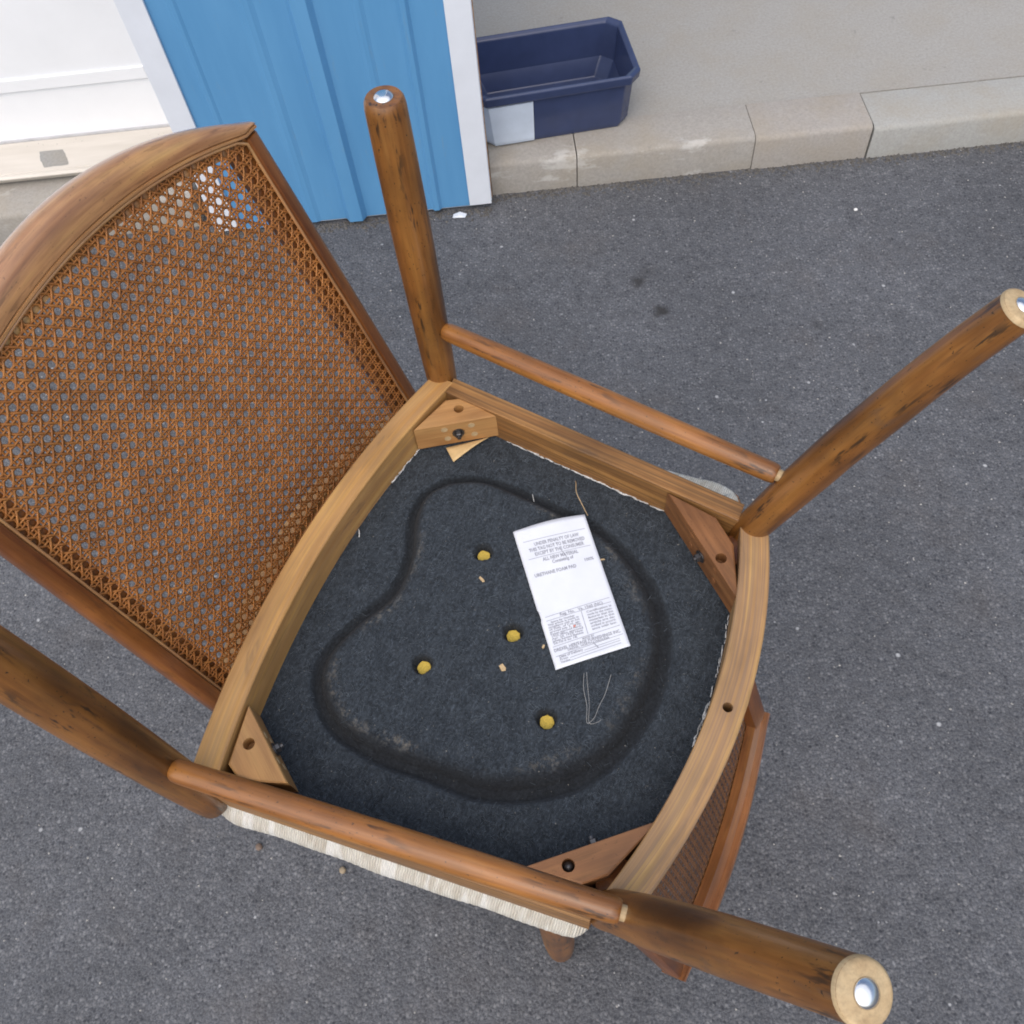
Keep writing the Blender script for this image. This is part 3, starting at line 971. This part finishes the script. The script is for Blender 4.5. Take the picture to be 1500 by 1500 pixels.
def build_panel(root):
    st = 0.0016
    X, Y = np.meshgrid(np.arange(-0.272, 0.273, st), np.arange(-0.246, 0.25, st))
    Z, sd, ch = panel_depth(X, Y)
    hole = np.zeros(X.shape); hole_r = np.full(X.shape, 9.0)
    for i, (hx, hy) in enumerate(HOLES):
        r = np.hypot(X - hx, Y - hy)
        hole = np.maximum(hole, 1 - sstep(0.0098, 0.0110, r + 0.0006 * np.sin(3 * np.arctan2(Y - hy, X - hx) + i))); hole_r = np.minimum(hole_r, r)
    Z = Z + 0.0142 * hole
    keep = (np.abs(X) < side_out(Y) - 0.012) & (Y > front_out(X) + 0.014) & (Y < rear_out(X) - 0.014)
    ny, nx = X.shape
    idx = -np.ones(X.shape, int)
    idx[keep] = np.arange(keep.sum())
    V = np.stack([X[keep], Y[keep], Z[keep]], 1)
    q = np.stack([idx[:-1, :-1], idx[1:, :-1], idx[1:, 1:], idx[:-1, 1:]], -1).reshape(-1, 4)
    q = q[(q >= 0).all(1)]
    me = bpy.data.meshes.new("seat_panel")
    me.from_pydata(V.tolist(), [], q.tolist())
    pr = np.clip(ch[keep] ** 1.2 + 0.95 * np.exp(-(hole_r[keep] / 0.0118) ** 10), 0, 1)  # pressed felt together with painted shade of channel and screw holes
    sc = np.exp(-((sd[keep] + 0.0135) / 0.0050) ** 2)
    for nm, val in (("pressed_shade", pr), ("scuff", sc)):
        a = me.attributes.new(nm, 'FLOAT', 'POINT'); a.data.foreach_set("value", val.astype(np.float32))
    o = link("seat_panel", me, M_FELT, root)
    for hx, hy in HOLES:
        zc = float(panel_depth(np.array([hx]), np.array([hy]))[0][0]) + 0.0138
        jx, jy = hx + random.uniform(-0.0006, 0.0006), hy + random.uniform(-0.0006, 0.0006)
        V, F = [(jx, jy, zc - 0.0008)], []
        for k in range(18):
            t = 2 * math.pi * k / 18
            rr = 0.0078 * random.uniform(0.90, 1.05)
            V.append((jx + rr * math.cos(t), jy + rr * math.sin(t), zc - 0.0008))
        for k in range(18):
            V.append((V[k + 1][0], V[k + 1][1], zc + 0.004))
        for k in range(18):
            k2 = (k + 1) % 18
            F.append((0, 1 + k, 1 + k2)); F.append((1 + k, 1 + k2, 19 + k2, 19 + k))
        mesh("foam_plug", V, F, M_FOAM, o, smooth=False)
    # matted fibres standing off the felt
    V, F = [], []
    NU = rng.uniform(-0.27, 0.27, 15000); NV = rng.uniform(-0.245, 0.248, 15000)
    NZ, NS, NC = panel_depth(NU, NV)
    for u, v, z0_, c0_ in zip(NU.tolist(), NV.tolist(), NZ.tolist(), NC.tolist()):
        if abs(u) > side_out(v) - 0.026 or v < front_in(u) + 0.002 or v > rear_in(u) - 0.002: continue
        if random.random() < 0.35 and v < 0.0: continue
        a = random.gauss(1.9, 0.9)
        l = random.uniform(0.0025, 0.008)
        cu = random.gauss(0, 0.25)
        if c0_ > 0.15 and random.random() < 0.93: continue
        if min(math.hypot(u - hx, v - hy) for hx, hy in HOLES) < 0.014: continue
        z = z0_ - 0.0003
        pts = []
        p = Vector((u, v, z)); an = a
        for i in range(4):
            pts.append(p.copy())
            p = p + Vector((math.cos(an), math.sin(an), 0)) * (l / 3) + Vector((0, 0, -random.uniform(-0.0001, 0.0005)))
            an += cu / 3
        r = random.uniform(0.00010, 0.00022)
        b0 = len(V)
        for q in pts:
            for k in range(3):
                t = 2.094 * k + 0.5
                V.append((q.x + r * math.cos(t) * math.sin(an), q.y - r * math.cos(t) * math.cos(an), q.z + r * math.sin(t)))
        for i in range(3):
            for k in range(3):
                F.append((b0 + i * 3 + k, b0 + i * 3 + (k + 1) % 3, b0 + i * 3 + 3 + (k + 1) % 3, b0 + i * 3 + 3 + k))
    f = mesh("felt_fibres", V, F, M_FIBRE, o, fix=False)
    f["kind"] = 'stuff'
    return o

def outline(n=420):
    """seat outline, corners rounded, counter-clockwise"""
    pts = []
    for k in range(n):
        a = 2 * math.pi * k / n
        pts.append(a)
    C = []
    for i in range(60):
        u = -0.245 + 0.49 * i / 59; C.append((u, front_out(u)))
    C.append((0.272, -0.216)); C.append((0.277, -0.19))
    for i in range(40):
        v = -0.17 + 0.33 * i / 39; C.append((side_out(v), v))
    C.append((0.234, 0.178))
    for i in range(50):
        u = 0.195 - 0.39 * i / 49; C.append((u, 0.176 + 0.012 * (1 - (u / 0.2) ** 2)))
    C.append((-0.234, 0.178))
    for i in range(40):
        v = 0.16 - 0.33 * i / 39; C.append((-side_out(v), v))
    C.append((-0.277, -0.19)); C.append((-0.272, -0.216))
    C = np.array(C + [C[0]])
    L = np.concatenate([[0], np.cumsum(np.hypot(*np.diff(C, axis=0).T))])
    s = np.linspace(0, L[-1], n, endpoint=False)
    return np.stack([np.interp(s, L, C[:, 0]), np.interp(s, L, C[:, 1])], 1), s

def build_cushion(root):
    P, s = outline(460)
    for _ in range(4):
        P = (np.roll(P, 1, 0) + 2 * P + np.roll(P, -1, 0)) / 4
    T = np.roll(P, -1, 0) - np.roll(P, 1, 0); T /= np.linalg.norm(T, axis=1)[:, None]
    N = np.stack([T[:, 1], -T[:, 0]], 1)
    rings = [(-0.02, 0.4262), (-0.003, 0.4262), (0.001, 0.4268), (0.0015, 0.430), (0.005, 0.4335), (0.0095, 0.440), (0.0115, 0.449), (0.0105, 0.457), (0.005, 0.4635), (-0.006, 0.4685), (-0.035, 0.4735), (-0.09, 0.4775), (-0.16, 0.4795)]
    V, F = [], []
    n = len(P)
    lump = 0.0008 * np.sin(s * 29) + 0.0004 * np.sin(s * 83 + 1)
    rb = 0.00025 * np.sin(s * 2 * math.pi / 0.0081 + 2 * np.sin(s * 23))
    for off, z in rings:
        k = 1.0 if off > 0.003 else 0.15
        Q = P + N * (off + (lump + rb) * k)[:, None]
        for q in Q:
            V.append((q[0], q[1], z))
    for i in range(len(rings) - 1):
        for k in range(n):
            k2 = (k + 1) % n
            F.append((i * n + k, i * n + k2, (i + 1) * n + k2, (i + 1) * n + k))
    V.append((0, 0.0, 0.480)); c = len(V) - 1; b = (len(rings) - 1) * n
    for k in range(n):
        F.append((b + k, b + (k + 1) % n, c))
    return mesh("seat_cushion", V, F, M_FABRIC, root)

def bolt(root, p, d, r=0.0075):
    """hex head with a washer on a block's face; d = outward direction"""
    d = Vector(d).normalized(); p = Vector(p)
    V, F, G = tube([p, p + d * 0.0016], r, 20)
    w = mesh("washer", V, F, M_BOLT, root, grain=G, sharp=30)
    V, F, G = tube([p + d * 0.0017, p + d * 0.0058, p + d * 0.0066], [r * 0.68, r * 0.68, r * 0.56], 6)
    mesh("bolt", V, F, M_BOLT, w, grain=G, smooth=False)
    V, F, G = tube([p + d * 0.0067, p + d * 0.0095], r * 0.33, 12)
    mesh("bolt_tip", V, F, M_BOLT, w, grain=G, sharp=30)

def build_base(root):
    """legs, rails, stretchers, blocks and seat of one chair"""
    for s in (1, -1):
        zs = [-0.022, -0.019, -0.012, 0.04, 0.10, 0.16, 0.22, 0.28, 0.33, 0.36, 0.40, 0.428, 0.434]
        rs = [0.0165, 0.0185, 0.0195, 0.0203, 0.0208, 0.0211, 0.0208, 0.0203, 0.0196, 0.0190, 0.0182, 0.0172, 0.0150]
        V, F, G = tube([(s * 0.279, -0.2145, z) for z in zs], rs, 36)
        leg = mesh("leg", V, F, M_LEG, root, grain=G, sharp=50)
        V, F, G = tube([(s * 0.279, -0.2145, z) for z in (-0.0255, -0.025, -0.023, -0.0215)], [0.003, 0.006, 0.009, 0.0095], 24)
        mesh("glide", V, F, M_STEEL, leg, grain=G)
        # rear leg: raked back, curving
        ctl = [(-0.068, 0.197, 0.213), (-0.03, 0.203, 0.2145), (0.0, 0.210, 0.216), (0.058, 0.228, 0.2205), (0.11, 0.245, 0.2246), (0.165, 0.263, 0.2288), (0.22, 0.283, 0.233), (0.263, 0.2985, 0.2365), (0.315, 0.3186, 0.2405), (0.36, 0.338, 0.244)]
        path = [(s * u, v, ZU - w) for (w, v, u) in ctl]
        rr = [0.0165, 0.0185, 0.0190, 0.0200, 0.0203, 0.0200, 0.0194, 0.0186, 0.0176, 0.0166]
        fine_p, fine_r = [], []
        for i in range(len(path) - 1):
            m_ = 3
            for j in range(m_):
                t = j / m_
                p0 = Vector(path[max(i - 1, 0)]); p1 = Vector(path[i]); p2 = Vector(path[i + 1]); p3 = Vector(path[min(i + 2, len(path) - 1)])
                fine_p.append(0.5 * ((2 * p1) + (p2 - p0) * t + (2 * p0 - 5 * p1 + 4 * p2 - p3) * t * t + (3 * p1 - p0 - 3 * p2 + p3) * t ** 3))
                fine_r.append(rr[i] * (1 - t) + rr[i + 1] * t)
        fine_p.append(Vector(path[-1])); fine_r.append(rr[-1])
        V, F, G = tube(fine_p, fine_r, 36)
        leg = mesh("leg", V, F, M_LEG, root, grain=G, sharp=50)
        d = (Vector(path[-1]) - Vector(path[-2])).normalized()
        e = Vector(path[-1])
        V, F, G = tube([e - d * 0.0030, e - d * 0.0002, e + d * 0.0012, e + d * 0.0016], [0.0172, 0.0168, 0.0155, 0.0140], 32)
        mesh("leg_end", V, F, M_PALE, leg, grain=G, sharp=40)
        V, F, G = tube([e + d * 0.0013, e + d * 0.0028, e + d * 0.0042, e + d * 0.0050], [0.0078, 0.0072, 0.0048, 0.0016], 24)
        mesh("glide", V, F, M_STEEL, leg, grain=G)
        # stretcher with pale tenons
        a = Vector((s * 0.279, -0.2145, ZU - 0.085)); b = Vector((s * 0.2225, 0.2365, ZU - 0.085))
        dd = (b - a).normalized(); L = (b - a).length
        st, en = 0.0198, L - 0.0235
        pts = [a + dd * (st + (en - st) * f) for f in (0, 0.006, 0.02, 0.2, 0.4, 0.6, 0.8, 0.98, 0.994, 1.0)]
        V, F, G = tube(pts, [0.0088, 0.0102, 0.0108, 0.0118, 0.0122, 0.0122, 0.0118, 0.0110, 0.0104, 0.0088], 28)
        sp = mesh("stretcher", V, F, M_STRETCH, root, grain=G, sharp=50)
        for (f0, f1) in ((0.008, st + 0.001), (en - 0.001, L - 0.008)):
            V, F, G = tube([a + dd * f0, a + dd * f1], 0.0066, 18)
            mesh("tenon", V, F, M_PALE, sp, grain=G, sharp=40)
    rail_mesh("front_rail", M_RAIL, root, front_out, front_in, -0.268, 0.268)
    rail_mesh("rear_rail", M_RAIL2, root, rear_out, rear_in, -0.219, 0.219, hole=(0.002, 0.2435, 0.0052))
    for s in (1, -1):
        rail_mesh("side_rail", M_SIDE, root, lambda v: s * side_out(v), lambda v: s * side_in(v), -0.1935, 0.1905, z0=ZU + 0.0009, swap=True)
    # corner blocks
    B = {
        'FA': ([(0.188, -0.2065), (0.2435, -0.1905), (0.2545, -0.172), (0.2445, -0.122)], (0.237, -0.169)),
        'FB': ([(-0.1845, -0.2065), (-0.2445, -0.1925), (-0.2545, -0.172), (-0.2365, -0.127)], (-0.219, -0.184)),
        'RA': ([(0.2175, 0.106), (0.2075, 0.166), (0.182, 0.194), (0.118, 0.2195)], (0.160, 0.187)),
        'RB': ([(-0.2155, 0.117), (-0.2075, 0.172), (-0.190, 0.192), (-0.125, 0.2185)], (-0.197, 0.155)),
    }
    cols = {'FA': M_BLOCK, 'FB': M_BLOCK, 'RA': M_BLOCK_RED, 'RB': M_BLOCK_RED}
    for k, (ol, h) in B.items():
        a, b = Vector((*ol[0], 0)), Vector((*ol[-1], 0))
        d = (b - a).normalized()
        zt_ = ZU + (0.0045 if k[0] == 'F' else 0.0035)
        V, F = prism_with_holes(ol, zt_, ZU + 0.046, [(h[0], h[1], 0.0062)], depth=0.016)
        gr = along(d)
        o = mesh("corner_block", V, F, cols[k], root, grain=gr, smooth=False)
        c = Vector((0, 0, 0)); mid = (a + b) / 2
        nrm = Vector((d.y, -d.x, 0))
        if nrm.dot(Vector((0, 0, 0)) - mid) < 0: nrm = -nrm
        pz = ZU + 0.025
        p = a.lerp(b, 0.52) + nrm * 0.0003; p.z = pz
        bolt(o, p, nrm)
        for (f, dz) in ((0.36, -0.010), (0.38, 0.009), (0.69, -0.010), (0.71, 0.009)):
            q = a.lerp(b, f); q.z = pz + dz
            V, F, G = tube([q - nrm * 0.002, q + nrm * 0.0005], 0.0042, 14)
            mesh("lit_hole_disc", V, F, M_PALE if k[0] == 'F' else M_BLOCK_RED, o, grain=G, sharp=30)  # discs for open holes; on front blocks the pale colour paints their lit bottoms
        if k == 'RB':
            V, F, G = tube([(h[0], h[1], zt_ + 0.013), (h[0], h[1], zt_ + 0.006)], [0.0052, 0.0040], 16)
            mesh("sunk_screw", V, F, M_BOLT, o, grain=G)
    panel = build_panel(root)
    build_cushion(root)
    return panel

# ---- the inverted chair on top
U = Vector((0.40991, 0.91213, 0)); Vv = Vector((0.91213, -0.40991, 0))
O = Vector((-0.06525, 0.38052, 0.60))
org = O + Vector((0, 0, ZU))
R = Matrix(((U.x, Vv.x, 0, org.x), (U.y, Vv.y, 0, org.y), (0, 0, -1, org.z), (0, 0, 0, 1)))
top = empty("side_chair", R)
tag(top, "upside-down wooden chair showing its black felt seat bottom and four raised legs", "chair", "pair of cane back side chairs stacked seat to seat")
panel = build_base(top)

# frayed cover edge along the inside of the rails, loose threads
def hair(pts, r, name, mat, parent):
    V, F, G = tube(pts, r, 5)
    return V, F
V, F = [], []
def add(VF):
    b = len(V); V.extend(VF[0]); F.extend([tuple(i + b for i in f) for f in VF[1]])
def fray(fn, a, b, n, dens=1.0):
    for i in range(n):
        s = a + (b - a) * (i + random.random()) / n
        if random.random() > dens: continue
        x, y, tx, ty, nx_, ny_ = fn(s)
        l = random.uniform(0.004, 0.012); off = random.uniform(0.0003, 0.0016)
        z = ZPAN - random.uniform(0.0006, 0.0022)
        p0 = Vector((x + nx_ * off, y + ny_ * off, z))
        p2 = p0 + Vector((tx, ty, 0)) * l + Vector((nx_, ny_, 0)) * random.uniform(-0.0006, 0.0016)
        p1 = (p0 + p2) / 2 + Vector((nx_, ny_, 0)) * random.uniform(0, 0.0012) - Vector((0, 0, random.uniform(0, 0.0012)))
        add(hair([p0, p1, p2], random.uniform(0.00025, 0.00065), "", None, None))
fray(lambda s: (side_in(s), s, 0, 1, -1, -0.1), -0.11, 0.10, 70, 0.85)
fray(lambda s: (s, rear_in(s), 1, -1.56 * s, 0, -1), -0.04, 0.12, 46, 0.7)
fray(lambda s: (s, front_in(s), 1, 0.96 * s, 0, 1), 0.13, 0.20, 22, 0.6)
fo = mesh("frayed_edge", V, F, M_FUZZ, top, smooth=True, fix=False)
fo["kind"] = 'stuff'
zz = ZPAN - 0.0015
def thread(pts, r, mat=M_THREAD):
    P = catmull_open(pts)
    VV, FF, GG = tube(P, r, 6)
    return mesh("loose_thread", VV, FF, mat, top, grain=GG)
def catmull_open(P, n=8):
    out = []
    P = [Vector(p) for p in P]
    for i in range(len(P) - 1):
        p0, p1, p2, p3 = P[max(i - 1, 0)], P[i], P[i + 1], P[min(i + 2, len(P) - 1)]
        for j in range(n):
            t = j / n
            out.append(0.5 * ((2 * p1) + (p2 - p0) * t + (2 * p0 - 5 * p1 + 4 * p2 - p3) * t * t + (3 * p1 - p0 - 3 * p2 + p3) * t ** 3))
    out.append(P[-1])
    return out
def pz(u, v, lift=0.0008):
    return float(panel_depth(np.array([u]), np.array([v]))[0][0]) - lift
thread([(0.2195, -0.008, zz), (0.212, -0.004, zz - 0.008), (0.199, 0.002, zz - 0.010), (0.188, 0.014, zz - 0.006), (0.180, 0.024, zz)], 0.00045, M_CHIP)
def pth(L, lift=0.0008): return [(u, v, pz(u, v, lift)) for u, v in L]
thread(pth([(-0.006, 0.094), (-0.022, 0.100), (-0.038, 0.110), (-0.055, 0.117), (-0.047, 0.122), (-0.034, 0.122), (-0.020, 0.123), (-0.006, 0.122), (0.004, 0.121)]), 0.00022)
thread(pth([(-0.004, 0.096), (-0.020, 0.104), (-0.036, 0.112), (-0.054, 0.119), (-0.050, 0.127), (-0.046, 0.129)]), 0.0002)
thread([(0.060, -0.223, ZPAN - 0.001), (0.056, -0.219, ZPAN - 0.004), (0.050, -0.216, ZPAN - 0.003)], 0.0006, M_FUZZ)
thread([(0.185, -0.050, pz(0.185, -0.05)), (0.178, -0.045, pz(0.178, -0.045))], 0.0004, M_FUZZ)

# sewn-on paper law label
TL, TR, BR_, BL_ = (np.array(p) for p in ((0.122, -0.047), (0.1725, 0.023), (0.041, 0.129), (-0.015, 0.065)))
TW, TH = 0.0865, 0.172
def tag_pt(a, b, lift=0.0):
    """a across (0..1), b from the top edge down (0..1)"""
    p = (TL * (1 - a) + TR * a) * (1 - b) + (BL_ * (1 - a) + BR_ * a) * b
    base = ZPAN - 0.0098
    z = base - 0.0012 - 0.0035 * (1 - b) ** 2.0 * (0.4 + a) - 0.0016 * math.sin(a * 3.1 + 0.4) * (1 - 0.5 * b) - 0.002 * a * b
    if a < 0.04: z += 0.0006
    return Vector((p[0], p[1], z - lift))
V, F = [], []
NA, NB = 24, 44
for j in range(NB + 1):
    for i in range(NA + 1):
        a, b = i / NA, j / NB
        a2 = a
        if b > 0.60 and b < 0.66 and i == 0: a2 += 0.012
        b2 = b - (0.012 * math.sin(a * 3.6 - 0.6) if j == 0 else 0)
        V.append(tag_pt(a2, b2))
for j in range(NB):
    for i in range(NA):
        F.append((j * (NA + 1) + i, j * (NA + 1) + i + 1, (j + 1) * (NA + 1) + i + 1, (j + 1) * (NA + 1) + i))
label = mesh("law_label", V, F, M_PAPER, top)
md = label.modifiers.new("thick", 'SOLIDIFY'); md.thickness = 0.0002; md.offset = 1

tmp_col = scene.collection
def printed(text, a, b, size, width=None, align='LEFT', mat=M_INK, name="printed_line", slant=0.0):
    """text in label units: a, b of baseline start (0..1), size = letter height in metres"""
    cu = bpy.data.curves.new("t", 'FONT')
    cu.body = text; cu.size = size; cu.align_x = align; cu.resolution_u = 2; cu.offset = size * 0.022
    ob = bpy.data.objects.new("t", cu); tmp_col.objects.link(ob)
    bpy.context.view_layer.update()
    dg = bpy.context.evaluated_depsgraph_get()
    me = bpy.data.meshes.new_from_object(ob.evaluated_get(dg))
    bpy.data.objects.remove(ob)
    xs_ = [v.co.x for v in me.vertices]
    k = 1.0
    if width is not None and xs_ and max(xs_) > min(xs_):
        k = width / (max(xs_) - min(xs_))
    for v in me.vertices:
        x = a * TW + v.co.x * k; y = b * TH - v.co.y + slant * v.co.x
        v.co = tag_pt(x / TW, y / TH, 0.0004)
    bm = bmesh.new(); bm.from_mesh(me); bm.to_mesh(me); bm.free()
    me.materials.clear()
    return link(name, me, mat, label, smooth=False)
def rule(a0, b0, a1, b1, w=0.0005, name="printed_rule", mat=M_INK):
    V, F = [], []
    n = 14
    dx, dy = (a1 - a0) * TW, (b1 - b0) * TH
    L = math.hypot(dx, dy); nx_, ny_ = -dy / L * w / 2, dx / L * w / 2
    for i in range(n + 1):
        t = i / n
        for sg in (-1, 1):
            V.append(tag_pt(a0 + (a1 - a0) * t + sg * nx_ / TW, b0 + (b1 - b0) * t + sg * ny_ / TH, 0.0004))
    for i in range(n):
        F.append((2 * i, 2 * i + 1, 2 * i + 3, 2 * i + 2))
    return mesh(name, V, F, mat, label, smooth=False, fix=False)
rule(0.09, 0.105, 0.94, 0.105)
printed("UNDER PENALTY OF LAW", 0.22, 0.150, 0.0062, 0.053)
printed("THIS TAG NOT TO BE REMOVED", 0.13, 0.187, 0.0062, 0.066)
printed("EXCEPT BY THE CONSUMER", 0.19, 0.223, 0.0062, 0.058)
rule(0.09, 0.237, 0.94, 0.237)
printed("ALL NEW MATERIAL", 0.27, 0.272, 0.0062, 0.042)
printed("Consisting of", 0.38, 0.303, 0.0058, 0.025)
printed("URETHANE FOAM PAD", 0.10, 0.372, 0.0060, 0.049)
printed("100%", 0.79, 0.345, 0.0055, 0.0105)
rule(0.07, 0.655, 0.95, 0.640)
printed("Reg. No.   Va. 1560 (NC)", 0.26, 0.672, 0.0048, 0.050)
rule(0.07, 0.682, 0.95, 0.672)
rule(0.54, 0.680, 0.53, 0.845, 0.0006)
left = ["Space for Number", "This article is made in", "compliance with an Act", "of Dist. of Col. ap-", "proved July 3, 1926;", "Kansas approved March,", "1923; Minn. approved", "Apr. 24, 1929; New", "Jersey Revised Statutes", "26:10-6 to 18."]
for i, t_ in enumerate(left):
    printed(t_, 0.12 if i == 0 else 0.07, 0.702 + i * 0.0158, 0.0032, 0.036 if len(t_) > 16 else 0.028)
right = ["Certification is", "made by the manu-", "facturer that the", "materials in this", "article are de-", "scribed in accord-", "ance with law."]
for i, t_ in enumerate(right):
    printed(t_, 0.60, 0.703 + i * 0.0205, 0.0036, 0.029)
rule(0.05, 0.858, 0.96, 0.845)
printed("MADE BY", 0.44, 0.868, 0.0030, 0.014)
printed("DREXEL HERITAGE FURNISHINGS INC.", 0.05, 0.893, 0.0052, 0.077)
printed("DREXEL, NORTH CAROLINA", 0.22, 0.910, 0.0034, 0.048)
rule(0.05, 0.923, 0.96, 0.908)
printed("Date of Delivery", 0.09, 0.938, 0.0040, 0.027)
rule(0.42, 0.938, 0.90, 0.930)
printed("From", 0.09, 0.955, 0.0034, 0.009)
rule(0.22, 0.955, 0.90, 0.945)
printed("Vendee", 0.09, 0.973, 0.0034, 0.011)
rule(0.22, 0.973, 0.90, 0.963)
rule(0.545, 0.225, 0.585, 0.285, 0.0007, "stitch_slit")
rule(0.555, 0.905, 0.605, 0.950, 0.0009, "stitch_slit")
V, F = [], []
for k in range(12):
    t = 2 * math.pi * k / 12; r = 0.0016 * random.uniform(0.6, 1.2)
    V.append(tag_pt(0.40 + r * math.cos(t) / TW, 0.765 + r * math.sin(t) / TH, 0.0006))
F = [tuple(range(12))]
mesh("ink_spot", V, F, M_INKRED, label, smooth=False, fix=False)

BACK_W[0] = 0.805
build_back(0.184, top, M_CREST_DARK)
BACK_W[0] = 1.0

# ---- the upright chair underneath, its own copies of every shared part
DU, DY, DV = 0.06, 0.03, -0.058
cu_, cv_ = DU, DV
p = O + U * cu_ + Vv * cv_
xax = U * math.cos(DY) + Vv * math.sin(DY)
yax = U * math.sin(DY) - Vv * math.cos(DY)
R2 = Matrix(((xax.x, yax.x, 0, p.x), (xax.y, yax.y, 0, p.y), (0, 0, 1, 0.0), (0, 0, 0, 1)))
low = empty("side_chair", R2)
tag(low, "upright wooden chair underneath with its tall arched cane back rising beside the stack", "chair", "pair of cane back side chairs stacked seat to seat")
skip = ("law_label", "frayed_edge", "loose_thread", "stile", "crest_rail", "bottom_rail", "cane_panel", "spline_strip")
for ch in list(top.children):
    if ch.name.split(".")[0] in skip: continue
    c = ch.copy(); scene.collection.objects.link(c); c.parent = low
    if ch.name.split(".")[0] == "leg" and min(v.co.z for v in ch.data.vertices) < -0.01:      # front legs cut to stand level on the ground
        c.scale.z = 0.950; c.location.z = 0.0243
    for gch in list(ch.children):
        d = gch.copy(); scene.collection.objects.link(d); d.parent = c
build_back(0.2612, low)

# ---- bits lying on the felt of the inverted chair (things of their own)
def on_panel(u, v, lift):
    return R @ Vector((u, v, pz(u, v, lift)))
def chip(u, v, l, w, rot, label, mat=M_CHIP, th=0.0012):
    V = [(-l / 2, -w * 0.3, 0), (-l * 0.2, -w / 2, 0), (l / 2, -w * 0.2, 0), (l * 0.35, w / 2, 0), (-l * 0.4, w * 0.4, 0)]
    V = V + [(x * 0.85, y * 0.85, th) for x, y, z in V]
    F = [(0, 1, 2, 3, 4), (9, 8, 7, 6, 5)] + [(k, (k + 1) % 5, 5 + (k + 1) % 5, 5 + k) for k in range(5)]
    o = mesh("wood_chip", V, F, mat, smooth=False)
    o.location = on_panel(u, v, 0.0004); o.rotation_euler = (0.1, 0.1, rot)
    return tag(o, label, "wood chip", "wood chips on the black felt")
chip(0.053, -0.055, 0.0095, 0.0035, 2.2, "pale sliver of wood on the felt just below the upper screw hole")
chip(-0.034, 0.011, 0.0095, 0.0065, 1.9, "largest pale wood chip lying between the middle and lowest screw holes")
chip(0.016, 0.045, 0.006, 0.004, 0.6, "reddish crumb of wood beside the left edge of the white label", plain("reddish_chip", (0.45, 0.22, 0.10), 0.7))
chip(0.005, 0.042, 0.005, 0.003, 1.1, "tiny tan crumb of wood left of the label near the middle screw hole")
chip(0.128, 0.062, 0.008, 0.0018, 0.1, "thin straw coloured splinter right of the label")

# scrap of manila paper tucked under a block
c0, c1 = Vector((0.2035, -0.176)), Vector((0.234, -0.137))
V, F = [], []
for i in range(9):
    a = i / 8
    e = c0.lerp(c1, a)
    tip = Vector((0.188, -0.158)).lerp(c1 + Vector((0.006, 0.006)), a ** 0.8)
    for j in range(5):
        b = j / 4
        q = e.lerp(tip, b)
        V.append((q.x, q.y, ZPAN - 0.0035 - 0.003 * math.sin(a * 3) * b))
for i in range(8):
    for j in range(4):
        F.append((i * 5 + j, i * 5 + j + 1, (i + 1) * 5 + j + 1, (i + 1) * 5 + j))
o = mesh("paper_scrap", V, F, M_MANILA)
o.matrix_world = R
md = o.modifiers.new("thick", 'SOLIDIFY'); md.thickness = 0.0004; md.offset = 0
tag(o, "folded scrap of manila paper sticking out under the far corner block", "paper")
